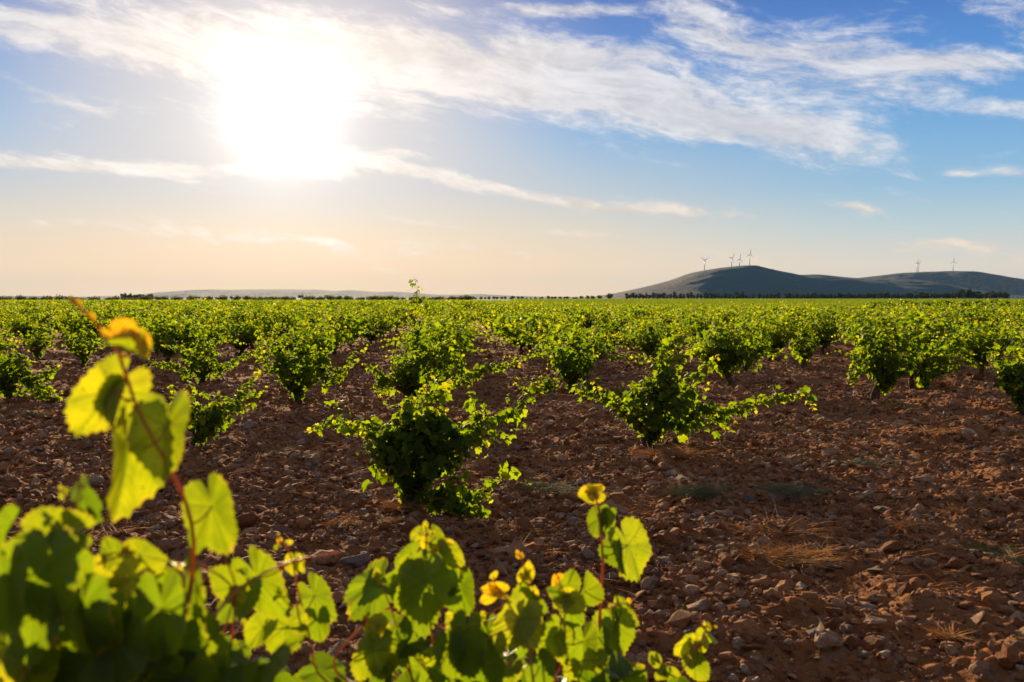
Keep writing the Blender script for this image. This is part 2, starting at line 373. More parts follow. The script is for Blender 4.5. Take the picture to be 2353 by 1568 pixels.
# ------------------------------------------------------------------ ground: one sheet to the horizon
def build_ground():
    fine = np.arange(-40, 40.01, .2); rest = np.arange(44, 316.1, 4.0)
    A = np.radians(np.concatenate([fine, rest]))
    rs = [0.0, .5, 1.0, 1.5]; r = 1.5
    while r < 45000:
        r *= 1.0048 if r < 60 else 1.02 if r < 3000 else 1.06
        rs.append(r)
    rs = np.array(rs[1:]); na, nr = len(A), len(rs)
    X = rs[:, None] * np.sin(A)[None]; Y = rs[:, None] * np.cos(A)[None]
    Z = gz(X, Y)
    V = np.stack([X, Y, Z], -1).reshape(-1, 3); V = np.concatenate([V, [[0, 0, float(gz(0., 0.))]]])
    i = np.arange(nr - 1)[:, None] * na; j = np.arange(na)[None]; j2 = (j + 1) % na
    L = np.stack([i + j, i + na + j, i + na + j2, i + j2], -1).reshape(-1)
    j = np.arange(na); c = nr * na
    L2 = np.stack([np.full(na, c), j, (j + 1) % na], -1).reshape(-1)
    g = Geo(); g.add(V, np.concatenate([L, L2]), [4] * (len(L) // 4) + [3] * na)
    tag(link('ground', g.build('ground', M_SOIL)), kind='structure')
build_ground()

# ------------------------------------------------------------------ hills
def interp_prof(pts):
    xs, ys = zip(*pts); return lambda x: np.interp(x, xs, ys)
def build_hill(name, pts, D, depth, mat, seed, rough=1.0, step=22.0):
    """the ridge stands at distance D; its slopes fall away in front and behind"""
    xw = [(p[0] - CX) / FPX * D for p in pts]; zw = [max(0.0, (HOR - p[1]) / FPX * D + CAM_H) for p in pts]
    xs = np.arange(xw[0], xw[-1] + step, step); ys = np.linspace(-depth, depth * 1.2, 90)
    h = np.interp(xs, xw, zw); k = np.exp(-np.linspace(-2.2, 2.2, 7) ** 2); k /= k.sum()
    h = np.convolve(np.pad(h, 3, mode='edge'), k, 'valid')
    Xg, Yg = np.meshgrid(xs, ys)
    t = np.clip(1 - np.abs(Yg) / np.where(Yg < 0, depth, depth * 1.2), 0, 1)
    prof = np.sin(t * math.pi / 2) ** 1.35
    spur = vnoise(Xg / 420 + seed, Yg / 900, seed) * .22 + vnoise(Xg / 170, Yg / 330 + seed, seed + 1) * .16 + vnoise(Xg / 60, Yg / 70, seed + 2) * .035
    Z = h[None] * prof * (1 - .10 * np.abs(vnoise(Xg / 90 + 5, Yg / 120, seed + 7)) * np.clip((1 - t) * 5, 0, 1)) * (1 + rough * spur * np.clip((1 - t) * 1.6, 0, 1)) + rough * 1.2 * vnoise(Xg / 25, Yg / 25, seed + 3) * np.clip(h[None] / 20, 0, 1)
    Z = np.where(h[None] < .5, -3, Z) - .6
    V = np.stack([Xg, Yg + D, Z], -1).reshape(-1, 3); nx = len(xs); ny = len(ys)
    i = np.arange(ny - 1)[:, None] * nx; j = np.arange(nx - 1)[None]
    L = np.stack([i + j, i + j + 1, i + nx + j + 1, i + nx + j], -1).reshape(-1)
    g = Geo(); g.add(V, L, [4] * (len(L) // 4))
    o = tag(link(name, g.build(name, mat)), kind='structure')
    return lambda x: float(np.interp(x, xs, h)) - .6

H1 = [(1330, 686.6), (1374, 681), (1435, 670), (1488, 658), (1539, 645), (1590, 627), (1618, 622), (1651, 616.5), (1692, 612), (1723, 610), (1733, 610), (1749, 616), (1794, 624.7), (1825, 632), (1877, 630.4), (1927, 636), (1977, 641), (2077, 642), (2105, 643), (2159, 655), (2199, 665), (2240, 673), (2330, 686.6)]
H2 = [(1860, 686.6), (1930, 652), (1961, 640), (2016, 634), (2067, 627.6), (2108, 625.6), (2179, 623), (2228, 624.6), (2250, 629), (2277, 630.7), (2322, 640), (2353, 647), (2450, 662), (2600, 674), (2800, 686.6)]
H3 = [(300, 687), (351, 681), (386, 671.5), (429, 668.4), (486, 665), (529, 666.4), (600, 664.7), (672, 665), (728, 665.6), (780, 669), (810, 667), (872, 671.5), (902, 670), (963, 674), (1009, 677.6), (1060, 677.5), (1101, 676), (1162, 679.4), (1254, 682), (1400, 683), (1500, 686)]
H4 = [(370, 687), (394, 681), (409, 675.5), (429, 673), (446, 675), (486, 682), (510, 687)]
H5 = [(-400, 683), (-100, 682), (60, 680), (150, 683), (260, 680.5), (400, 683), (620, 681), (700, 684), (760, 687)]
D1, D2, D3, D4 = 6500.0, 8300.0, 17000.0, 13500.0
ridge1 = build_hill('hill_with_turbines', H1, D1, 950, hill_mat('dry_scrub_hill', (.17, .105, .075, 1), (.008, .028, .044, 1), 0.0, (1000, 1350)), 11)
ridge2 = build_hill('hill_behind', H2, D2, 1050, hill_mat('green_scrub_hill', (.17, .095, .07, 1), (.008, .026, .042, 1), .08), 31)
m_far = hill_mat('distant_hill', (.07, .065, .07, 1), (.03, .04, .05, 1), .1)
build_hill('distant_hills', H3, D3, 2500, m_far, 51, .8, 45)
ridge4 = build_hill('distant_low_hill', H4, D4, 900, m_far, 61, .8, 30)
build_hill('distant_ridge', H5, 19000.0, 1500, m_far, 71, .6, 60)

# ------------------------------------------------------------------ wind turbines
def make_turbine(hub_h, rl, yaw, phase, loc, label, tilt=0):
    t = link('wind_turbine', None, loc=loc); t.rotation_euler = (0, 0, yaw)
    tag(t, label, 'wind turbine', 'wind turbines on the hilltops')
    g = Geo(); tube(g, [(0, 0, -6), (0, 0, hub_h * .5), (0, 0, hub_h - 1)], [2.6, 2.1, 1.4], 14); link('tower', g.build('tower', M_WHITE), t)
    g = Geo(); tube(g, [(0, -4.2, hub_h), (0, -3.4, hub_h), (0, 4.5, hub_h + .2), (0, 6, hub_h + .3)], [1.3, 1.9, 1.9, 1.0], 8); link('nacelle', g.build('nacelle', M_WHITE), t)
    g = Geo(); tube(g, [(0, -7, hub_h), (0, -6.4, hub_h), (0, -5.2, hub_h), (0, -4.2, hub_h)], [.3, 1.1, 1.6, 1.6], 10); ho = link('hub', g.build('hub', M_WHITE), t)
    for k in range(3):
        a = phase + k * 2 * math.pi / 3; d = np.array([math.sin(a), 0, math.cos(a)]); c = np.array([math.cos(a), 0, -math.sin(a)])
        V = []
        for s, w, th in ((.0, .9, .9), (.08, 1.1, .8), (.2, 2.1, .45), (.5, 1.5, .3), (.8, .95, .2), (1, .3, .1)):
            p = np.array([0, -5.6, hub_h]) + d * s * rl
            for ca, cb in ((-1, 0), (0, 1), (1.6, 0), (0, -1)): V.append(p + c * w * ca * .9 + np.array([0, th * cb - w * ca * .25, 0]))
        L = []; tt = []
        for i in range(5):
            for j in range(4): L += [i * 4 + j, i * 4 + (j + 1) % 4, i * 4 + 4 + (j + 1) % 4, i * 4 + 4 + j]; tt.append(4)
        L += [0, 1, 2, 3, 20, 21, 22, 23]; tt += [4, 4]
        g = Geo(); g.add(V, L, tt); link('blade', g.build('blade', M_WHITE), ho)
for (hx, hy, by, D, rdg, ph, yaw, lab) in [
        (1617.8, 598.7, 621.6, D1, ridge1, 60, 20, 'white wind turbine standing alone on the long slope, blades spread like a Y'),
        (1680.1, 593.7, 612.8, D1, ridge1, 32, 35, 'white wind turbine beside the summit, outermost of the three close together'),
        (1697.9, 595.7, 612.0, D1, ridge1, 8, 35, 'small white wind turbine between its two neighbours near the hill summit'),
        (1721.4, 585.3, 610.0, D1, ridge1, 5, 30, 'tallest white wind turbine on the very summit of the scrub hill'),
        (2105.2, 603.8, 626.2, D2, ridge2, 15, 40, 'taller of the two overlapping wind turbines on the farther hill'),
        (2109.1, 606.8, 626.2, D2, ridge2, 42, 40, 'lower wind turbine half hidden behind its twin on the farther hill'),
        (2188.2, 601.5, 623.2, D2, ridge2, 0, 15, 'single white wind turbine on the flat crest of the farther hill')]:
    x = (hx - CX) / FPX * D; z0 = ridge2(x) if rdg is ridge2 else rdg(x)
    hub = (HOR - hy) / FPX * D + CAM_H - z0
    make_turbine(hub, 37 if D == D1 else 42, math.radians(yaw), math.radians(ph), (x, D + (6 if hx == 2109.1 else 0), z0), lab)
xm = (428.5 - CX) / FPX * D4
mast = link('radio_mast', None, loc=(xm, D4, ridge4(xm))); tag(mast, 'thin radio mast on the low distant hill', 'mast')
g = Geo(); tube(g, [(0, 0, -4), (0, 0, 34)], [3.5, 2.2], 8); link('tower', g.build('tower', M_METAL), mast)
g = Geo(); tube(g, [(0, 0, 26), (0, 0, 30)], [6, 6], 10); link('platform', g.build('platform', M_METAL), mast)

# ------------------------------------------------------------------ trees far off
def crown_geo(rng, w, h, z0, nclump, nleaf, size, cone=0.0):
    g = Geo(); cs = []
    for _ in range(nclump):
        while True:
            p = rng.uniform(-1, 1, 3)
            if (p ** 2).sum() < 1: break
        t = (p[2] + 1) / 2; k = 1 - cone * t
        cs.append((np.array([p[0] * w * .5 * k, p[1] * w * .5 * k, z0 + t * h]), rng.uniform(.16, .30) * w))
    for c, r in cs:
        n = nleaf; q = rng.normal(size=(n, 3)); q /= np.linalg.norm(q, axis=1)[:, None]; q = c + q * r * rng.uniform(.6, 1.0, (n, 1)) * [1, 1, .8]
        a = rng.normal(size=(n, 3)) * size; b = rng.normal(size=(n, 3)) * size
        V = np.stack([q - a - b * .5, q + a - b * .5, q + b, ], 1).reshape(-1, 3)
        g.add(V, np.arange(3 * n), [3] * n)
    return g
def tree_proto(seed, w, h, trunk, mat, cone=0.0, ncl=26, nl=34, size=.16):
    rng = R(seed); c = crown_geo(rng, w, h - trunk * .7, trunk * .7, ncl, nl, size * w * .25, cone).build('crown', mat)
    g = Geo(); tube(g, [(0, 0, -.3), (.03 * w, 0, trunk), (0, .02 * w, h * .6)], [.05 * w, .04 * w, .02 * w], 7)
    for k in range(4):
        a = k * 1.6 + seed; tube(g, [(0, 0, trunk), (math.cos(a) * w * .2, math.sin(a) * w * .2, h * .6)], [.025 * w, .012 * w], 5)
    return c, g.build('trunk', M_TRUNK)
PINES = [tree_proto(i, 6.5, 8.5, 1.2, M_PINE, .25, 30, 36) for i in range(4)]
OLIVES = [tree_proto(20 + i, 4.2, 2.5, .5, M_OLIVE, .1, 24, 36, .13) for i in range(4)]
ROUNDS = [tree_proto(40 + i, 8, 6, 1.2, M_OLIVE, .15, 28, 36) for i in range(3)]
UMB = tree_proto(60, 9, 7.5, 4.5, M_PINE, .0, 14, 40)
trng = R(5)
def put_tree(kind, protos, px, D, scale, label, group, lean=0.0):
    x = (px - CX) / FPX * D; c, t = protos[trng.integers(len(protos))]
    r = link(kind, None, loc=(x, D, float(macro(x, D)))); r.rotation_euler = (0, lean, trng.uniform(0, 6.28)); r.scale = (scale * trng.uniform(.9, 1.1),) * 2 + (scale * trng.uniform(.88, 1.12),)
    tag(r, label, 'tree', group)
    link('trunk', t, r); link('crown', c, r)
x = 1440.0
while x < 2312:   # dark evergreens under the hill
    gap = any(a < x < b for a, b in ((1737, 1741), (1772, 1777), (1763, 1765), (1795, 1799)))
    if not gap:
        big = 1 + .35 * float(sstep(2080, 2220, x)) * (1 if x < 2260 else .6)
        put_tree('evergreen_tree', PINES, x, 1300 + trng.uniform(-12, 12), big * trng.uniform(.75, 1.15) * .92, 'dark evergreen in the long windbreak at the foot of the turbine hill', 'windbreak of dark evergreens below the hill')
    x += trng.uniform(6.0, 9.5)
for px in (1336, 1350, 1362, 1377):
    put_tree('round_tree', ROUNDS, px, 1450, trng.uniform(.75, 1.0), 'small round tree in the loose clump before the hill toe', 'round trees before the hill toe')
put_tree('round_tree', ROUNDS, 1400, 1400, 1.15, 'broad round tree standing alone beside the end of the evergreen windbreak', None)
for c in (18, 60, 85, 150, 170, 245, 268, 300, 375, 440, 482, 560, 590, 660, 750, 775, 870, 890, 940, 1020, 1050, 1085, 1130, 1165, 1190, 1290, 1320, 1400, 1430, 1540, 1560, 1655, 1680, 1765, 1795, 1905, 1990, 2060, 2100, 2140, 2200, 2240, 2290, 2340):
    put_tree('olive_tree', OLIVES, c * .2858, 425 + trng.uniform(-8, 8), trng.uniform(.78, 1.05), 'low olive tree in the spaced line along the far edge of the vineyard', 'olive trees along the vineyard edge')
for c in np.linspace(985, 1225, 11):
    put_tree('evergreen_tree', PINES, c * .2858, 1150 + trng.uniform(-20, 20), trng.uniform(.62, .85), 'dark tree in the dense clump rising above the olive line', 'dense clump of dark trees beyond the olives')
put_tree('umbrella_pine', [UMB], 692, 1500, .95, 'lone leaning umbrella pine against the pale distant hills', None, .25)
for k in range(64):
    px = trng.uniform(700, 1075); D = trng.uniform(520, 900)
    put_tree('olive_tree', OLIVES, px, D, trng.uniform(.9, 1.25), 'olive tree in the dark grove beyond the tall vine shoot', 'dark olive grove beyond the vineyard')
for k in range(26):
    put_tree('round_tree', ROUNDS, 1085 + k * 9.6 + trng.uniform(-3, 3), 1500 + trng.uniform(-60, 60), trng.uniform(.45, .75), 'low bushy tree in the far line behind the ploughed strip', 'far line of low trees behind the ploughed strip')
for k in range(30):
    put_tree('round_tree', ROUNDS, 355 + k * 11 + trng.uniform(-4, 4), 2200 + trng.uniform(-100, 100), trng.uniform(.6, .9), 'faint tree in the far line below the pale distant hills', 'faint far trees below the distant hills')

# ------------------------------------------------------------------ vine leaves
def leaf_template(n, lobes, teeth, rings, fold=.18, cup=.18, wav=.05, seed=0, outline=None):
    th = np.linspace(0, 2 * math.pi, n, endpoint=False)            # 0 = tip
    a = np.abs((th + math.pi) % (2 * math.pi) - math.pi)
    keys = np.radians([0, 26, 52, 80, 108, 140, 165, 180]); s = lobes
    rr = np.interp(a, keys, outline or [1.0, .86 - s, .97, .80 - s, .88, .70, .50, .10])
    rr = rr * (1 + .05 * np.sin(th * 2 + seed) + .04 * np.sin(th * 3 + seed * 2.3))
    tt = teeth * ((np.arange(n) % 3 == 0) * 1.0 - .35)
    rr = rr * (1 + tt * (a < 2.6))
    ph = seed * 1.7
    V = [[0, 0, 0]]; rad = [0]
    for f in rings:
        for t, r in zip(th, rr):
            q = r if f == 1 else (r * (1 - .35 * (1 - f)) + .35 * (1 - f) * .75 if abs(((t + math.pi) % (2 * math.pi)) - math.pi) < 2.75 else r)
            V.append([math.sin(t) * q * f, math.cos(t) * q * f, 0]); rad.append(f)
    V = np.array(V)
    x, y = V[:, 0], V[:, 1]; r = np.hypot(x, y); t = np.arctan2(x, y)
    V[:, 2] = fold * np.abs(x) - cup * r ** 2 + wav * r * np.sin(5 * t + ph) + .4 * wav * r * np.sin(11 * t + ph * 2) - .05 * np.cos(t * 2) * r
    L = []; T = []
    for j in range(n): L += [0, 1 + j, 1 + (j + 1) % n]; T.append(3)
    for k in range(len(rings) - 1):
        b0, b1 = 1 + k * n, 1 + (k + 1) * n
        for j in range(n): j2 = (j + 1) % n; L += [b0 + j, b1 + j, b1 + j2, b0 + j2]; T.append(4)
    return dict(V=V, L=np.array(L), T=np.array(T), rad=np.array(rad), x=x.copy(), y=y.copy())
T_CLOSE = [leaf_template(81, .08, .075, (.25, .5, .75, .9, 1), f, c, .055, i, [1.0, .90, .93, .86, .86, .80, .60, .10]) for i, (f, c) in enumerate(((.15, .12), (.55, .15), (.25, .35), (-.25, -.1), (.8, .1)))]
T_MID = [leaf_template(27, .16, .085, (.5, 1), f, c, .09, i) for i, (f, c) in enumerate(((.2, .2), (.5, .3), (-.2, .3), (.1, .5)))]
T_LOW = [leaf_template(9, .08, .0, (1,), f, c, .12, i) for i, (f, c) in enumerate(((.3, .3), (-.2, .4)))]
_q = leaf_template(5, .0, .0, (1,), .3, .3, .1, 0); T_FAR = [_q]

def add_leaves(g, tmpls, P, N, D, Sz, tint, age, rng, wide=1.0):
    """P positions of the leaf foot, N normals, D tip directions, Sz foot-to-tip lengths (arrays)"""
    P, N, D = (np.asarray(a, float) for a in (P, N, D)); n = len(P)
    if n == 0: return
    N = N / (np.linalg.norm(N, axis=1)[:, None] + 1e-9)
    D = D - N * (D * N).sum(1)[:, None]; D /= np.linalg.norm(D, axis=1)[:, None] + 1e-9
    X = np.cross(D, N)
    which = rng.integers(len(tmpls), size=n)
    for k, t in enumerate(tmpls):
        s = np.where(which == k)[0]
        if len(s) == 0: continue
        V = t['V']; m = len(V)
        sx = rng.uniform(.85, 1.1, len(s)) * wide
        W = P[s][:, None] + Sz[s][:, None, None] * (V[None, :, 0:1] * (X[s] * sx[:, None])[:, None] + V[None, :, 1:2] * D[s][:, None] + V[None, :, 2:3] * N[s][:, None])
        L = (t['L'][None] + (np.arange(len(s)) * m)[:, None]).reshape(-1); T = np.tile(t['T'], len(s))
        g.add(W.reshape(-1, 3), L, T, tint=np.repeat(tint[s], m), age=np.repeat(age[s], m), rad=np.tile(t['rad'], len(s)), lu=np.tile(t['x'], len(s)), lv=np.tile(t['y'], len(s)))

def bez(p0, p1, p2, n):
    t = np.linspace(0, 1, n)[:, None]; return (1 - t) ** 2 * p0 + 2 * t * (1 - t) * p1 + t ** 2 * p2
def polycurve(pts, n):
    """smooth curve through control points"""
    P = np.asarray(pts, float); k = len(P); s = np.concatenate([[0], np.cumsum(np.linalg.norm(np.diff(P, axis=0), axis=1))]); s /= s[-1]
    t = np.linspace(0, 1, n); Q = np.stack([np.interp(t, s, P[:, i]) for i in range(3)], 1)
    if k > 2:
        for _ in range(max(1, n // (k * 3))): Q[1:-1] = Q[1:-1] * .5 + (Q[:-2] + Q[2:]) * .25
    return Q

def grow(leafs, canes, path, rng, lod, lsize=.062, dens=1.0, r0=.0045, petiole=.07, young=True, tendril=0.0):
    """leaves set alternately along one shoot"""
    path = np.asarray(path); L = np.linalg.norm(np.diff(path, axis=0), axis=1).sum(); n = max(3, int(L / .052 * dens))
    s = np.concatenate([[0], np.cumsum(np.linalg.norm(np.diff(path, axis=0), axis=1))]); s /= s[-1]
    t = (np.arange(n) + rng.uniform(0, 1)) / n; Q = np.stack([np.interp(t, s, path[:, i]) for i in range(3)], 1)
    T = np.stack([np.interp(np.minimum(t + .05, 1), s, path[:, i]) - np.interp(np.maximum(t - .05, 0), s, path[:, i]) for i in range(3)], 1); T /= np.linalg.norm(T, axis=1)[:, None] + 1e-9
    side = np.cross(T, rng.normal(size=3) * .4 + [0, 0, 1]); side /= np.linalg.norm(side, axis=1)[:, None] + 1e-9
    sgn = np.where(np.arange(n) % 2, 1, -1)[:, None]
    pd = side * sgn + rng.normal(size=(n, 3)) * .45 + [0, 0, .25]; pd /= np.linalg.norm(pd, axis=1)[:, None]
    size = lsize * (1 - .62 * t ** 2.2) * rng.uniform(.55, 1.2, n)
    P = Q + pd * (petiole * size / lsize)[:, None]
    D = pd * .45 + T * .15 + rng.normal(size=(n, 3)) * .35 + [0, 0, -.75 + .0]
    D[:, 2] += .9 * t ** 3
    N = pd * .6 + rng.normal(size=(n, 3)) * .55 + [0, 0, .75]
    age = np.where(t > .8, (t - .8) * 3.2, 0) * young + (rng.uniform(size=n) < .06) * rng.uniform(.2, .5, n) if young else np.zeros(n)
    leafs.append((P, N, D, size, np.clip(rng.normal(.45, .22, n) + .25 * t, 0, 1), np.clip(age, 0, .62)))
    if canes is not None:
        tube(canes, path, np.linspace(r0, r0 * .35, len(path)), 5 if lod == 0 else 3)
        if lod == 0:
            for q, p in zip(Q, P): tube(canes, [q, (q + p) / 2 + [0, 0, .004], p], .0014, 3, False)
            for q, sd_ in zip(Q[t > .35], pd[t > .35]):
                if rng.uniform() < tendril:
                    m = 14; a = np.linspace(0, rng.uniform(3, 8), m); ln = rng.uniform(.07, .16)
                    c = q + np.outer(np.linspace(0, 1, m), -sd_ * [1, 1, .3] * ln + [0, 0, -ln * .6]) + np.stack([np.cos(a) - 1, np.sin(a), np.sin(a * .7)], 1) * .012 * np.linspace(.2, 1, m)[:, None]
                    tube(canes, c, .0009, 3, False)

def trunk_geo(rng, h=.34, r=.065, arms=4, lean=(0, 0), reach=.16):
    g = Geo(); n = 9; t = np.linspace(0, 1, n)
    P = np.stack([lean[0] * t + .03 * np.sin(t * 5 + rng.uniform(0, 6)), lean[1] * t + .03 * np.cos(t * 4 + rng.uniform(0, 6)), -.10 + t * (h + .10)], 1)
    rad = r * (1.15 - .35 * t + .18 * rng.normal(size=n) * .6); tube(g, P, rad, 10)
    heads = []
    for k in range(arms):
        a = rng.uniform(0, .8) + k * 2 * math.pi / arms; e = P[-1] + np.array([math.cos(a) * reach, math.sin(a) * reach, rng.uniform(.06, .18)])
        m = polycurve([P[-2], P[-1] + [math.cos(a) * .04, math.sin(a) * .04, .0], e], 6) + rng.normal(size=(6, 3)) * .006
        tube(g, m, np.linspace(r * .7, r * .42, 6) * (1 + .15 * rng.normal(size=6)), 7); heads.append(m[-1])
    for v in g.V: v += rng.normal(size=v.shape) * r * .07
    return g, heads

def vine_geo(seed, lod=1, body=(0, 0, .68, .5, .5, .45), trunk_h=.32, r=.06, lean=(0, 0), nshoot=15, infill=160, lsize=.062, extra=(), outl=4, dens=1.0, tendril=.25, fy=1.0):
    """body = centre x, y, z and half sizes of the leafy mass"""
    rng = R(seed); tg, heads = trunk_geo(rng, trunk_h, r, 4, lean); canes = Geo(); leafs = []
    c = np.array(body[:3]); e = np.array(body[3:])
    for k in range(nshoot):
        h = heads[k % len(heads)]
        q = rng.normal(size=3); q[2] = abs(q[2]) * 1.0 - .25; q /= np.linalg.norm(q)
        tgt = c + q * e * rng.uniform(.72, 1.22)
        mid = h * .45 + tgt * .55 + np.array([0, 0, .22 * e[2] / .45]) + rng.normal(size=3) * .05
        grow(leafs, canes, bez(h, mid, tgt, 14), rng, lod, lsize, dens, tendril=tendril * .4)
    for k in range(outl):                       # wilder shoots beyond the mass
        h = heads[k % len(heads)]; a = rng.uniform(0, 6.28); up = rng.uniform(-.35, 1.5)
        tgt = c + np.array([math.cos(a) * e[0] * (1.7 - .6 * up), math.sin(a) * e[1] * (1.6 - .6 * up), e[2] * (-.2 + 1.15 * up)])
        mid = (h + tgt) / 2 + np.array([0, 0, .22])
        grow(leafs, canes, bez(h, mid, tgt, 16), rng, lod, lsize * .85, dens, tendril=tendril)
    for pts in extra:
        pts = [np.asarray(p, float) for p in pts]; grow(leafs, canes, polycurve(pts, 26), rng, lod, lsize * 1.0, dens * 2.3, r0=.0038, tendril=tendril)
        for j in range(4):                       # short side shoots, so an arm is ragged rather than a garland
            i = rng.integers(0, len(pts)); b0 = pts[i] + rng.normal(size=3) * .02; ln = rng.uniform(.10, .26)
            b2 = b0 + np.array([rng.normal() * .5, rng.normal() * .5, rng.uniform(-.5, 1.0)]) * ln
            grow(leafs, canes, bez(b0, (b0 + b2) / 2 + [0, 0, .05], b2, 6), rng, lod, lsize * .85, dens * 1.4, r0=.0028)
        for j in range(2):
            f = (.92, .68)[j]; m = max(2, int(round(len(pts) * f))); pj = [p + rng.normal(size=3) * (.02 + .05 * j) + np.array([0, 0, -.04 * j]) for p in pts[:m]]
            grow(leafs, canes if j else None, polycurve(pj, 26), rng, lod, lsize * (1.0 + .1 * j), dens * 1.7)
    q = rng.normal(size=(infill, 3)); q /= np.linalg.norm(q, axis=1)[:, None]; q *= rng.uniform(.25, 1, (infill, 1)) ** .5
    P = c + q * e * .92; taper = np.clip((P[:, 2] - .1) / (c[2] - .1), .35, 1); P[:, :2] = c[:2] * taper[:, None] + (P[:, :2] - c[:2]) * taper[:, None] + np.array(lean) * (1 - taper[:, None])
    leafs.append((P, q + rng.normal(size=(infill, 3)) * .6 + [0, 0, .5], rng.normal(size=(infill, 3)) * .5 + q * .4 + [0, 0, -.8], lsize * rng.uniform(.75, 1.15, infill), np.clip(rng.normal(.4, .22, infill), 0, 1), np.where(rng.uniform(size=infill) < .05, .35, 0.0)))
    fg = Geo(); A = [np.concatenate([l[i] for l in leafs]) for i in range(6)]
    A[0][:, 2] = np.maximum(A[0][:, 2], .05 + A[3] * .6)
    add_leaves(fg, {0: T_MID, 1: T_LOW, 2: T_FAR}[lod], *A, rng)
    return tg, canes, fg

def add_vine(loc, parts, label, group=None, rot=0.0, scale=1.0):
    r = link('grape_vine', None, loc=loc); r.rotation_euler = (0, 0, rot); r.scale = (scale,) * 3
    tag(r, label, 'grape vine', group)
    for n, me in zip(('trunk', 'canes', 'foliage'), parts): link(n, me, r)
    return r

